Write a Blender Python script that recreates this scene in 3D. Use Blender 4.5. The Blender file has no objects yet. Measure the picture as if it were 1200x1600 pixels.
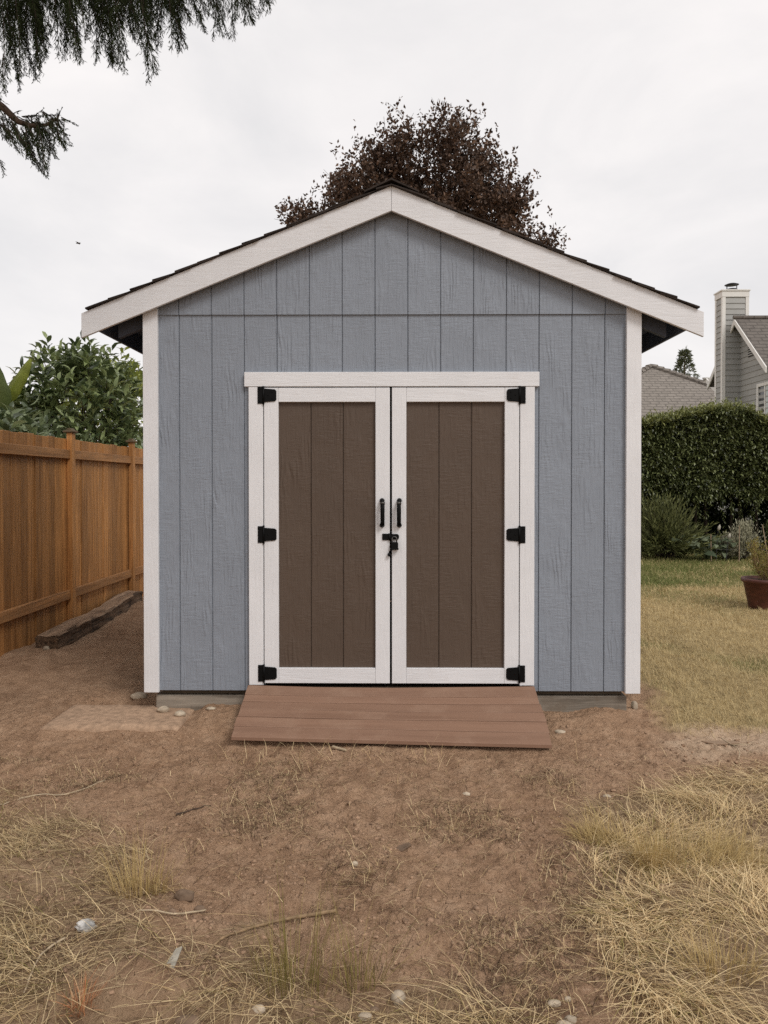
import bpy, bmesh, math, random
import numpy as np
from mathutils import Vector, noise as mnoise

R = math.radians
random.seed(7)
rng = np.random.default_rng(11)
scn = bpy.context.scene
COL = scn.collection

# ------------------------------------------------------------------ camera
cam_d = bpy.data.cameras.new('camera')
cam = bpy.data.objects.new('camera', cam_d)
COL.objects.link(cam)
scn.camera = cam
cam.location = (0.0, 0.0, 1.45)
cam.rotation_euler = (R(90 - 0.7), 0, R(0.55))
cam_d.sensor_fit = 'VERTICAL'
cam_d.sensor_height = 36.0
cam_d.lens = 27.0
cam_d.shift_y = -30.0 / 1600
cam_d.clip_start = 0.05
cam_d.clip_end = 2000

# ------------------------------------------------------------------ overcast sky, one soft sun
SUN_AZ, SUN_EL = R(36), R(46)          # behind the camera, to the right
world = bpy.data.worlds.new('World')
scn.world = world
world.use_nodes = True
wn = world.node_tree.nodes
wl = world.node_tree.links
for n in list(wn):
    wn.remove(n)
w_out = wn.new('ShaderNodeOutputWorld')
w_bg = wn.new('ShaderNodeBackground')
w_bg.inputs['Strength'].default_value = 0.12
sky = wn.new('ShaderNodeTexSky')
sky.sky_type = 'NISHITA'
sky.sun_disc = False
sky.sun_elevation = SUN_EL
sky.sun_rotation = R(180) - SUN_AZ
tc = wn.new('ShaderNodeTexCoord')
mp = wn.new('ShaderNodeMapping')
mp.inputs['Scale'].default_value = (1.0, 1.0, 2.2)
nz = wn.new('ShaderNodeTexNoise')
nz.inputs['Scale'].default_value = 2.6
nz.inputs['Detail'].default_value = 7.0
nz.inputs['Roughness'].default_value = 0.55
nz.inputs['Distortion'].default_value = 0.4
rmp = wn.new('ShaderNodeValToRGB')
rmp.color_ramp.elements[0].position = 0.28
rmp.color_ramp.elements[0].color = (0.73, 0.72, 0.725, 1)
rmp.color_ramp.elements[1].position = 0.72
rmp.color_ramp.elements[1].color = (0.96, 0.92, 0.90, 1)
mul = wn.new('ShaderNodeVectorMath')
mul.operation = 'SCALE'
mul.inputs['Scale'].default_value = 7.6
mx = wn.new('ShaderNodeMix')
mx.data_type = 'RGBA'
mx.inputs[0].default_value = 0.95
wl.new(tc.outputs['Generated'], mp.inputs['Vector'])
wl.new(mp.outputs[0], nz.inputs['Vector'])
wl.new(nz.outputs['Fac'], rmp.inputs[0])
wl.new(rmp.outputs[0], mul.inputs[0])
wl.new(sky.outputs[0], mx.inputs[6])
wl.new(mul.outputs[0], mx.inputs[7])
wl.new(mx.outputs[2], w_bg.inputs['Color'])
wl.new(w_bg.outputs[0], w_out.inputs['Surface'])

sun_d = bpy.data.lights.new('sun', 'SUN')
sun_d.energy = 1.5
sun_d.angle = R(20)
sun_d.color = (1.0, 0.97, 0.935)
sun = bpy.data.objects.new('sun', sun_d)
COL.objects.link(sun)
sv = Vector((math.sin(SUN_AZ) * math.cos(SUN_EL), -math.cos(SUN_AZ) * math.cos(SUN_EL), math.sin(SUN_EL)))
sun.rotation_euler = sv.to_track_quat('Z', 'Y').to_euler()
sun.location = (6, -8, 14)

scn.view_settings.view_transform = 'Standard'
scn.view_settings.look = 'None'
scn.view_settings.exposure = 0.26
scn.view_settings.gamma = 1.0
scn.view_settings.use_curve_mapping = False
scn.render.engine = 'CYCLES'
scn.cycles.use_denoising = False
scn.cycles.denoiser = 'OPENIMAGEDENOISE'
scn.cycles.denoising_input_passes = 'RGB_ALBEDO_NORMAL'
scn.cycles.denoising_prefilter = 'ACCURATE'
scn.cycles.use_adaptive_sampling = False
scn.cycles.max_bounces = 6
scn.cycles.transparent_max_bounces = 6

# ------------------------------------------------------------------ node helpers
def new_mat(name):
    m = bpy.data.materials.new(name)
    m.use_nodes = True
    nt = m.node_tree
    b = nt.nodes['Principled BSDF']
    return m, nt, b

def N(nt, typ, **kw):
    n = nt.nodes.new(typ)
    for k, v in kw.items():
        if k.startswith('i_'):
            n.inputs[k[2:].replace('_', ' ')].default_value = v
        else:
            setattr(n, k, v)
    return n

def L(nt, a, b):
    nt.links.new(a, b)

def coords(nt, scale=(1, 1, 1), rand=True):
    t = N(nt, 'ShaderNodeTexCoord')
    m = N(nt, 'ShaderNodeMapping')
    m.inputs['Scale'].default_value = scale
    if rand:
        oi = N(nt, 'ShaderNodeObjectInfo')
        ml = N(nt, 'ShaderNodeMath', operation='MULTIPLY')
        ml.inputs[1].default_value = 37.0
        L(nt, oi.outputs['Random'], ml.inputs[0])
        L(nt, ml.outputs[0], m.inputs['Location'])
    L(nt, t.outputs['Object'], m.inputs['Vector'])
    return m.outputs[0]

def noise_tex(nt, vec, scale, detail=4, rough=0.55, dist=0.0):
    n = N(nt, 'ShaderNodeTexNoise')
    n.inputs['Scale'].default_value = scale
    n.inputs['Detail'].default_value = detail
    n.inputs['Roughness'].default_value = rough
    n.inputs['Distortion'].default_value = dist
    L(nt, vec, n.inputs['Vector'])
    return n.outputs['Fac']

def ramp(nt, fac, stops):
    r = N(nt, 'ShaderNodeValToRGB')
    e = r.color_ramp.elements
    e[0].position, e[0].color = stops[0][0], (*stops[0][1], 1)
    e[1].position, e[1].color = stops[-1][0], (*stops[-1][1], 1)
    for p, c in stops[1:-1]:
        x = e.new(p)
        x.color = (*c, 1)
    L(nt, fac, r.inputs[0])
    return r.outputs[0]

def mixc(nt, fac, a, b, blend='MIX'):
    m = N(nt, 'ShaderNodeMix', data_type='RGBA', blend_type=blend)
    if isinstance(fac, (int, float)):
        m.inputs[0].default_value = fac
    else:
        L(nt, fac, m.inputs[0])
    for sock, v in ((m.inputs[6], a), (m.inputs[7], b)):
        if isinstance(v, tuple):
            sock.default_value = (*v, 1)
        else:
            L(nt, v, sock)
    return m.outputs[2]

def math_n(nt, op, a, b=None, clamp=False):
    m = N(nt, 'ShaderNodeMath', operation=op, use_clamp=clamp)
    for i, v in enumerate((a, b)):
        if v is None:
            continue
        if isinstance(v, (int, float)):
            m.inputs[i].default_value = v
        else:
            L(nt, v, m.inputs[i])
    return m.outputs[0]

def bump(nt, b, height, dist, strength=1.0):
    bn = N(nt, 'ShaderNodeBump')
    bn.inputs['Strength'].default_value = strength
    bn.inputs['Distance'].default_value = dist
    L(nt, height, bn.inputs['Height'])
    L(nt, bn.outputs[0], b.inputs['Normal'])

def sc(c, k):
    return tuple(min(1.0, max(0.0, x * k)) for x in c)

def plain(name, col, rough=0.7, var=0.18, scale=8.0, bdist=0.0, bscale=40.0, stretch=(1, 1, 1), spec=0.3, metal=0.0, objvar=0.0):
    m, nt, b = new_mat(name)
    v = coords(nt, stretch)
    f = noise_tex(nt, v, scale, 6, 0.6)
    c = ramp(nt, f, [(0.3, sc(col, 1 - var)), (0.7, sc(col, 1 + var))])
    if objvar:
        oi = N(nt, 'ShaderNodeObjectInfo')
        k = ramp(nt, oi.outputs['Random'], [(0.0, (1 - objvar,) * 3), (1.0, (1.0,) * 3)])
        c = mixc(nt, 1.0, c, k, 'MULTIPLY')
    L(nt, c, b.inputs['Base Color'])
    b.inputs['Roughness'].default_value = rough
    b.inputs['Specular IOR Level'].default_value = spec
    b.inputs['Metallic'].default_value = metal
    if bdist:
        bump(nt, b, noise_tex(nt, v, bscale, 5, 0.6), bdist)
    return m

def embossed(name, col, vertical=True, depth=0.0035, figure=1.0, chatter=1.0, rough=0.55, var=0.05, dirt=None):
    """painted wood with the pressed cedar grain of engineered siding"""
    m, nt, b = new_mat(name)
    v1 = coords(nt, (1, 1, 1))
    along = coords(nt, (1.0, 1.0, 0.09) if vertical else (0.09, 1.0, 1.0))
    across = coords(nt, (0.20, 1.0, 1.0) if vertical else (1.0, 1.0, 0.20))
    fine = noise_tex(nt, along, 150, 3, 0.65)
    grain = noise_tex(nt, along, 42, 4, 0.6, 0.8)
    saw = noise_tex(nt, across, 75, 3, 0.6, 0.3)
    # flame figure: wavy ridges in a few places only
    w = N(nt, 'ShaderNodeTexWave', wave_type='BANDS', bands_direction='X' if vertical else 'Z')
    w.inputs['Scale'].default_value = 10.0
    w.inputs['Distortion'].default_value = 17.0
    w.inputs['Detail'].default_value = 3.5
    w.inputs['Detail Scale'].default_value = 0.9
    L(nt, coords(nt, (1.0, 1.0, 0.24) if vertical else (0.2, 1.0, 1.0)), w.inputs['Vector'])
    mask = math_n(nt, 'SUBTRACT', noise_tex(nt, coords(nt, (2.4, 1, 0.7)), 3.6, 2, 0.5), 0.52, True)
    mask = math_n(nt, 'MULTIPLY', mask, 7.0, True)
    mask2 = math_n(nt, 'MULTIPLY', math_n(nt, 'SUBTRACT', noise_tex(nt, coords(nt, (2.0, 1, 1.2)), 4.4, 2, 0.5), 0.40, True), 6.0, True)
    h = math_n(nt, 'MULTIPLY', math_n(nt, 'MULTIPLY', w.outputs['Fac'], mask), 0.55 * figure)
    h = math_n(nt, 'ADD', h, math_n(nt, 'MULTIPLY', math_n(nt, 'MULTIPLY', saw, mask2), 0.62 * chatter))
    h = math_n(nt, 'ADD', h, math_n(nt, 'MULTIPLY', grain, 0.85))
    h = math_n(nt, 'ADD', h, math_n(nt, 'MULTIPLY', fine, 0.45))
    f = noise_tex(nt, v1, 3.0, 5, 0.6)
    c = ramp(nt, f, [(0.3, sc(col, 1 - var)), (0.7, sc(col, 1 + var))])
    oi = N(nt, 'ShaderNodeObjectInfo')
    k = ramp(nt, oi.outputs['Random'], [(0.0, (0.965,) * 3), (1.0, (1.0,) * 3)])
    c = mixc(nt, 1.0, c, k, 'MULTIPLY')
    if dirt:
        d = math_n(nt, 'SUBTRACT', noise_tex(nt, v1, 9.0, 8, 0.7), 0.58, True)
        c = mixc(nt, math_n(nt, 'MULTIPLY', d, 1.6, True), c, dirt)
    L(nt, c, b.inputs['Base Color'])
    b.inputs['Roughness'].default_value = rough
    b.inputs['Specular IOR Level'].default_value = 0.35
    bump(nt, b, h, depth)
    return m

def wood(name, col, dark, axis='Z', rough=0.75, scale=1.0, bdist=0.002, objvar=0.35, weather=None, spec=0.25, hi=1.45):
    m, nt, b = new_mat(name)
    st = {'Z': (14, 14, 0.7), 'Y': (14, 0.7, 14), 'X': (0.7, 14, 14)}[axis]
    st = tuple(s * scale for s in st)
    v = coords(nt, st)
    f = noise_tex(nt, v, 3.0, 7, 0.62, 0.6)
    c = ramp(nt, f, [(0.30, dark), (0.5, col), (0.70, sc(col, hi))])
    oi = N(nt, 'ShaderNodeObjectInfo')
    k = ramp(nt, oi.outputs['Random'], [(0.0, (1 - objvar,) * 3), (1.0, (1.0,) * 3)])
    c = mixc(nt, 1.0, c, k, 'MULTIPLY')
    if weather:
        v1 = coords(nt, (3, 3, 0.8) if axis == 'Z' else (2, 2, 2))
        d = math_n(nt, 'MULTIPLY', math_n(nt, 'SUBTRACT', noise_tex(nt, v1, 2.2, 6, 0.65), 0.5, True), 4.0, True)
        c = mixc(nt, d, c, weather)
    L(nt, c, b.inputs['Base Color'])
    b.inputs['Roughness'].default_value = rough
    b.inputs['Specular IOR Level'].default_value = spec
    bump(nt, b, f, bdist)
    return m

def leafy(name, rough=0.5, trans=0.25, spec=0.35, gain=(1, 1, 1)):
    """foliage coloured leaf by leaf through the point attribute 'Col'"""
    m, nt, b = new_mat(name)
    a = N(nt, 'ShaderNodeAttribute', attribute_name='Col')
    c = mixc(nt, 1.0, a.outputs['Color'], gain, 'MULTIPLY')
    L(nt, c, b.inputs['Base Color'])
    b.inputs['Roughness'].default_value = rough
    b.inputs['Specular IOR Level'].default_value = spec
    if trans:
        t = N(nt, 'ShaderNodeBsdfTranslucent')
        L(nt, c, t.inputs['Color'])
        mixs = N(nt, 'ShaderNodeMixShader')
        mixs.inputs[0].default_value = trans
        out = nt.nodes['Material Output']
        L(nt, b.outputs[0], mixs.inputs[1])
        L(nt, t.outputs[0], mixs.inputs[2])
        L(nt, mixs.outputs[0], out.inputs['Surface'])
    return m

def shingled(name, c0, c1, course, tab, vert='Z', horiz='X'):
    m, nt, b = new_mat(name)
    t = N(nt, 'ShaderNodeTexCoord')
    s = N(nt, 'ShaderNodeSeparateXYZ')
    L(nt, t.outputs['Object'], s.inputs[0])
    cmb = N(nt, 'ShaderNodeCombineXYZ')
    L(nt, s.outputs[horiz], cmb.inputs['X'])
    L(nt, s.outputs[vert], cmb.inputs['Y'])
    br = N(nt, 'ShaderNodeTexBrick')
    br.inputs['Scale'].default_value = 1.0
    br.inputs['Brick Width'].default_value = tab
    br.inputs['Row Height'].default_value = course
    br.inputs['Mortar Size'].default_value = course * 0.13
    br.inputs['Mortar Smooth'].default_value = 0.3
    br.inputs['Color1'].default_value = (*c0, 1)
    br.inputs['Color2'].default_value = (*c1, 1)
    br.inputs['Mortar'].default_value = (*sc(c0, 0.35), 1)
    L(nt, cmb.outputs[0], br.inputs['Vector'])
    f = noise_tex(nt, t.outputs['Object'], 6.0, 6, 0.7)
    c = mixc(nt, 0.55, br.outputs['Color'], ramp(nt, f, [(0.3, sc(c0, 0.7)), (0.7, sc(c1, 1.25))]))
    L(nt, c, b.inputs['Base Color'])
    b.inputs['Roughness'].default_value = 0.9
    inv = math_n(nt, 'SUBTRACT', 1.0, br.outputs['Fac'])
    bump(nt, b, inv, 0.03)
    return m

# ------------------------------------------------------------------ materials
MAT = {}
MAT['siding'] = embossed('blue_grey_siding', (0.238, 0.263, 0.302), True, 0.0056)
MAT['door_paint'] = embossed('brown_door_paint', (0.092, 0.063, 0.045), True, 0.0048)
MAT['trim_v'] = embossed('white_trim_upright', (0.715, 0.712, 0.72), True, 0.0026, 0.0, 0.35, dirt=(0.62, 0.57, 0.53))
MAT['trim_h'] = embossed('white_trim_level', (0.715, 0.712, 0.72), False, 0.0026, 0.0, 0.25, dirt=(0.62, 0.57, 0.53))
MAT['eave_shade'] = plain('shaded_eave_blue', (0.075, 0.085, 0.11), 0.7, 0.15, 6, 0.001)  # siding blue darkened, the shade under the eaves put into the colour
MAT['iron'] = plain('black_iron', (0.004, 0.004, 0.004), 0.5, 0.3, 30, 0.0006, 120, spec=0.12)
MAT['steel'] = plain('worn_steel', (0.10, 0.095, 0.09), 0.4, 0.3, 40, spec=0.5, metal=0.6)
MAT['shingle'] = plain('dark_brown_shingle', (0.040, 0.030, 0.025), 0.95, 0.45, 30, 0.003, 160, objvar=0.35)
MAT['skid'] = wood('weathered_skid', (0.24, 0.205, 0.165), (0.12, 0.10, 0.078), 'X', 0.9, 0.7, 0.004, 0.1, weather=(0.13, 0.09, 0.06))
MAT['interior'] = plain('bare_plywood', (0.12, 0.09, 0.06), 0.9)
MAT['deck'] = wood('reddish_deck_board', (0.250, 0.145, 0.096), (0.215, 0.122, 0.080), 'X', 0.62, 0.55, 0.0010, 0.12, weather=(0.285, 0.178, 0.122), hi=1.10)
MAT['fence'] = wood('stained_cedar_board', (0.54, 0.255, 0.085), (0.30, 0.128, 0.038), 'Z', 0.6, 0.8, 0.0025, 0.48, weather=(0.36, 0.185, 0.075))
MAT['fence_rail'] = wood('stained_cedar_rail', (0.40, 0.195, 0.075), (0.25, 0.115, 0.042), 'Y', 0.6, 0.7, 0.002, 0.2, weather=(0.30, 0.17, 0.08))
MAT['fence_cap'] = wood('weathered_cap', (0.16, 0.11, 0.065), (0.08, 0.055, 0.03), 'Y', 0.8, 0.8, 0.003, 0.2, weather=(0.10, 0.09, 0.05))
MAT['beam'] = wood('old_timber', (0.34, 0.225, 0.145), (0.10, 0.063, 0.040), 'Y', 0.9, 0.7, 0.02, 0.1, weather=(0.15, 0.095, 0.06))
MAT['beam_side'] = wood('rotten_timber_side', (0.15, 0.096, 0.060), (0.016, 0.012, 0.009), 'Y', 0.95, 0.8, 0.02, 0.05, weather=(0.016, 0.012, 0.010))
MAT['stick'] = plain('dry_stick', (0.24, 0.16, 0.09), 0.85, 0.45, 40, 0.003, 90)
MAT['palestick'] = plain('pale_stick', (0.42, 0.33, 0.22), 0.85, 0.3, 40, 0.002, 90)
MAT['bark'] = wood('bark', (0.09, 0.06, 0.042), (0.03, 0.02, 0.015), 'Z', 0.95, 0.5, 0.02, 0.1)
MAT['twig'] = plain('twig', (0.045, 0.032, 0.024), 0.9, 0.3, 20)
MAT['stone'] = plain('pale_river_stone', (0.47, 0.385, 0.285), 0.8, 0.28, 28, 0.002, 60, objvar=0.3)
MAT['stone_dk'] = plain('earthy_stone', (0.20, 0.135, 0.09), 0.9, 0.35, 22, 0.004, 60, objvar=0.25)
MAT['clod'] = plain('soil_clod', (0.29, 0.187, 0.120), 0.98, 0.6, 60, 0.004, 90)
MAT['slab'] = plain('dusty_slab', (0.385, 0.258, 0.170), 0.95, 0.30, 26, 0.006, 70)
MAT['sand'] = plain('pale_packed_earth', (0.30, 0.205, 0.135), 0.95, 0.16, 7, 0.003, 50)
MAT['chunk'] = plain('white_chunk', (0.47, 0.455, 0.43), 0.8, 0.75, 22, 0.006, 40)
MAT['pot'] = plain('red_brown_pot', (0.105, 0.036, 0.026), 0.5, 0.35, 9, 0.002, 30, stretch=(1, 1, 3), spec=0.4)
MAT['potsoil'] = plain('pot_soil', (0.05, 0.032, 0.022), 0.95, 0.3, 30, 0.005, 60)
MAT['grass'] = leafy('dry_grass_blade', 0.7, 0.22, 0.2)
MAT['laurel'] = leafy('laurel_leaf', 0.33, 0.22, 0.5)
MAT['matte_leaf'] = leafy('matte_leaf', 0.6, 0.22, 0.25)
MAT['cedar'] = leafy('cedar_spray', 0.8, 0.10, 0.1)
MAT['plum'] = leafy('plum_leaf', 0.6, 0.16, 0.25)
MAT['lap'] = plain('sage_lap_siding', (0.375, 0.372, 0.352), 0.7, 0.07, 3, objvar=0.1)
MAT['house_trim'] = plain('house_white_trim', (0.72, 0.70, 0.66), 0.6, 0.05, 4)
MAT['roof_tan'] = shingled('tan_shingle_roof', (0.19, 0.165, 0.14), (0.25, 0.22, 0.19), 0.12, 0.34)
MAT['roof_brown'] = shingled('brown_shingle_roof', (0.115, 0.098, 0.085), (0.16, 0.14, 0.122), 0.12, 0.34)
MAT['glass'] = plain('window_glass', (0.02, 0.022, 0.024), 0.08, 0.1, 2, spec=0.6)
MAT['curtain'] = plain('pale_blind', (0.55, 0.60, 0.60), 0.6, 0.06, 3)
MAT['stake'] = plain('stake', (0.30, 0.22, 0.15), 0.8, 0.2, 20)
MAT['dark_metal'] = plain('dark_metal', (0.03, 0.03, 0.032), 0.5, 0.2, 20)
MAT['feather'] = plain('dark_feather', (0.05, 0.045, 0.045), 0.8, 0.2, 20)
MAT['concrete_chip'] = plain('grey_chip', (0.36, 0.33, 0.27), 0.85, 0.2, 25, 0.003, 60)

# ground: bare soil, straw-strewn soil and lawn thatch, mixed by where they lie
def ground_material():
    m, nt, b = new_mat('yard_soil')
    t = N(nt, 'ShaderNodeTexCoord')
    P = t.outputs['Object']
    big = noise_tex(nt, P, 1.1, 6, 0.6)
    mid = noise_tex(nt, P, 9.0, 8, 0.68)
    fine = noise_tex(nt, P, 85.0, 6, 0.72)
    dirt = ramp(nt, mid, [(0.34, (0.200, 0.116, 0.068)), (0.5, (0.410, 0.258, 0.160)), (0.66, (0.560, 0.380, 0.250))])
    dirt = mixc(nt, 0.5, dirt, ramp(nt, big, [(0.32, (0.305, 0.182, 0.109)), (0.68, (0.485, 0.318, 0.204))]))
    grit = math_n(nt, 'MULTIPLY', math_n(nt, 'SUBTRACT', fine, 0.565, True), 8.0, True)
    dirt = mixc(nt, grit, dirt, (0.58, 0.40, 0.27))
    pit_shade = math_n(nt, 'MULTIPLY', math_n(nt, 'SUBTRACT', 0.445, fine, True), 8.0, True)  # low spots of the bump noise painted dark, pit shade in the colour
    dirt = mixc(nt, pit_shade, dirt, (0.13, 0.078, 0.047))
    a = N(nt, 'ShaderNodeAttribute', attribute_name='straw')
    straw = ramp(nt, mid, [(0.3, (0.22, 0.145, 0.085)), (0.7, (0.43, 0.32, 0.195))])
    c = mixc(nt, math_n(nt, 'MULTIPLY', a.outputs['Fac'], 0.75), dirt, straw)
    a2 = N(nt, 'ShaderNodeAttribute', attribute_name='lawn')
    a3 = N(nt, 'ShaderNodeAttribute', attribute_name='green')
    thatch = ramp(nt, mid, [(0.3, (0.29, 0.21, 0.105)), (0.7, (0.50, 0.385, 0.20))])
    turf = ramp(nt, mid, [(0.3, (0.075, 0.09, 0.025)), (0.7, (0.16, 0.175, 0.055))])
    lawn = mixc(nt, a3.outputs['Fac'], thatch, turf)
    c = mixc(nt, a2.outputs['Fac'], c, lawn)
    a4 = N(nt, 'ShaderNodeAttribute', attribute_name='pale')
    c = mixc(nt, a4.outputs['Fac'], c, ramp(nt, mid, [(0.3, (0.46, 0.32, 0.21)), (0.7, (0.64, 0.48, 0.34))]))
    L(nt, c, b.inputs['Base Color'])
    b.inputs['Roughness'].default_value = 0.97
    b.inputs['Specular IOR Level'].default_value = 0.1
    h = math_n(nt, 'ADD', math_n(nt, 'MULTIPLY', mid, 0.5), math_n(nt, 'MULTIPLY', fine, 0.55))
    bump(nt, b, h, 0.034)
    return m
MAT['ground'] = ground_material()

# ------------------------------------------------------------------ object helpers
def tag(o, label=None, cat=None, group=None, kind=None):
    for k, v in (('label', label), ('category', cat), ('group', group), ('kind', kind)):
        if v:
            o[k] = v
    return o

def thing(name, loc, label, cat, group=None):
    o = bpy.data.objects.new(name, None)
    o.empty_display_size = 0.1
    o.location = loc
    COL.objects.link(o)
    return tag(o, label, cat, group)

def world_loc(o):
    v = Vector((0, 0, 0))
    while o is not None:
        v = v + Vector(o.location)
        o = o.parent
    return v

def link(name, me, mat, parent=None, smooth=False, origin=None):
    """mesh data given in world metres; origin moves to parent or given base"""
    off = world_loc(parent) if parent is not None else (Vector(origin) if origin is not None else Vector((0, 0, 0)))
    if off.length > 0:
        n = len(me.vertices)
        a = np.empty(n * 3, dtype=np.float32)
        me.vertices.foreach_get('co', a)
        a = a.reshape(-1, 3) - np.array(off, dtype=np.float32)
        me.vertices.foreach_set('co', a.ravel())
        me.update()
    if mat is not None:
        me.materials.append(mat if not isinstance(mat, str) else MAT[mat])
    if smooth:
        me.polygons.foreach_set('use_smooth', [True] * len(me.polygons))
    o = bpy.data.objects.new(name, me)
    COL.objects.link(o)
    if parent is not None:
        o.parent = parent
    elif origin is not None:
        o.location = origin
    return o

class MB:
    def __init__(s):
        s.bm = bmesh.new()
    def box(s, x0, x1, y0, y1, z0, z1, bev=0.0):
        vs = [s.bm.verts.new((x, y, z)) for z in (z0, z1) for y in (y0, y1) for x in (x0, x1)]
        fs = [s.bm.faces.new([vs[i] for i in f]) for f in ((0, 2, 3, 1), (4, 5, 7, 6), (0, 1, 5, 4), (1, 3, 7, 5), (3, 2, 6, 7), (2, 0, 4, 6))]
        if bev:
            es = list({e for f in fs for e in f.edges})
            bmesh.ops.bevel(s.bm, geom=es, offset=bev, segments=1, affect='EDGES')
        return s
    def prism(s, poly, axis, a, b, bev=0.0):
        """poly in the two other axes, extruded from a to b along axis"""
        def pt(u, v, w):
            return {'X': (w, u, v), 'Y': (u, w, v), 'Z': (u, v, w)}[axis]
        A = [s.bm.verts.new(pt(u, v, a)) for u, v in poly]
        B = [s.bm.verts.new(pt(u, v, b)) for u, v in poly]
        n = len(poly)
        fs = [s.bm.faces.new(A), s.bm.faces.new(B[::-1])]
        for i in range(n):
            fs.append(s.bm.faces.new((A[i], B[i], B[(i + 1) % n], A[(i + 1) % n])))
        bmesh.ops.recalc_face_normals(s.bm, faces=fs)
        if bev:
            es = list({e for f in fs for e in f.edges})
            bmesh.ops.bevel(s.bm, geom=es, offset=bev, segments=1, affect='EDGES')
        return s
    def tube(s, pts, rad, n=8, cap=True):
        pts = [Vector(p) for p in pts]
        rings = []
        ref = Vector((0.31, 0.17, 0.93)).normalized()
        for i, p in enumerate(pts):
            d = (pts[min(i + 1, len(pts) - 1)] - pts[max(i - 1, 0)]).normalized()
            if abs(d.dot(ref)) > 0.95:
                ref = Vector((1, 0.1, 0)).normalized()
            u = d.cross(ref).normalized()
            v = d.cross(u).normalized()
            r = rad[i] if hasattr(rad, '__len__') else rad
            rings.append([s.bm.verts.new(p + u * (r * math.cos(k * 2 * math.pi / n)) + v * (r * math.sin(k * 2 * math.pi / n))) for k in range(n)])
        for A, B in zip(rings, rings[1:]):
            for k in range(n):
                s.bm.faces.new((A[k], A[(k + 1) % n], B[(k + 1) % n], B[k]))
        if cap:
            s.bm.faces.new(rings[0][::-1])
            s.bm.faces.new(rings[-1])
        return s
    def lathe(s, prof, cx, cy, n=24):
        rings = [[s.bm.verts.new((cx + r * math.cos(k * 2 * math.pi / n), cy + r * math.sin(k * 2 * math.pi / n), z)) for k in range(n)] for r, z in prof]
        for A, B in zip(rings, rings[1:]):
            for k in range(n):
                s.bm.faces.new((A[k], A[(k + 1) % n], B[(k + 1) % n], B[k]))
        s.bm.faces.new(rings[0][::-1])
        s.bm.faces.new(rings[-1])
        return s
    def build(s, name, mat, parent=None, smooth=False, origin=None):
        bmesh.ops.recalc_face_normals(s.bm, faces=s.bm.faces[:])
        me = bpy.data.meshes.new(name)
        s.bm.to_mesh(me)
        s.bm.free()
        return link(name, me, mat, parent, smooth, origin)

def mesh_np(name, V, F, col=None):
    """V (n,3), F (m,3|4) numpy arrays"""
    me = bpy.data.meshes.new(name)
    k = F.shape[1]
    me.vertices.add(len(V))
    me.vertices.foreach_set('co', np.ascontiguousarray(V, dtype=np.float32).ravel())
    me.loops.add(F.size)
    me.loops.foreach_set('vertex_index', np.ascontiguousarray(F, dtype=np.int32).ravel())
    me.polygons.add(len(F))
    me.polygons.foreach_set('loop_start', np.arange(0, F.size, k, dtype=np.int32))
    me.polygons.foreach_set('loop_total', np.full(len(F), k, dtype=np.int32))
    me.update(calc_edges=True)
    if col is not None:
        a = me.attributes.new('Col', 'FLOAT_COLOR', 'POINT')
        c4 = np.ones((len(V), 4), dtype=np.float32)
        c4[:, :3] = col
        a.data.foreach_set('color', c4.ravel())
    return me

# ------------------------------------------------------------------ lattice noise for the terrain
_tab = np.random.default_rng(5).random((256, 256))
def vnoise(x, y, s, seed=0):
    x = np.asarray(x, dtype=float) * s + 17.3 * seed + 300
    y = np.asarray(y, dtype=float) * s + 9.7 * seed + 300
    xi = np.floor(x).astype(int)
    yi = np.floor(y).astype(int)
    fx, fy = x - xi, y - yi
    fx = fx * fx * (3 - 2 * fx)
    fy = fy * fy * (3 - 2 * fy)
    g = lambda i, j: _tab[i % 256, j % 256]
    return (g(xi, yi) * (1 - fx) + g(xi + 1, yi) * fx) * (1 - fy) + (g(xi, yi + 1) * (1 - fx) + g(xi + 1, yi + 1) * fx) * fy

def sstep(a, b, x):
    t = np.clip((np.asarray(x, dtype=float) - a) / (b - a), 0, 1)
    return t * t * (3 - 2 * t)

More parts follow.
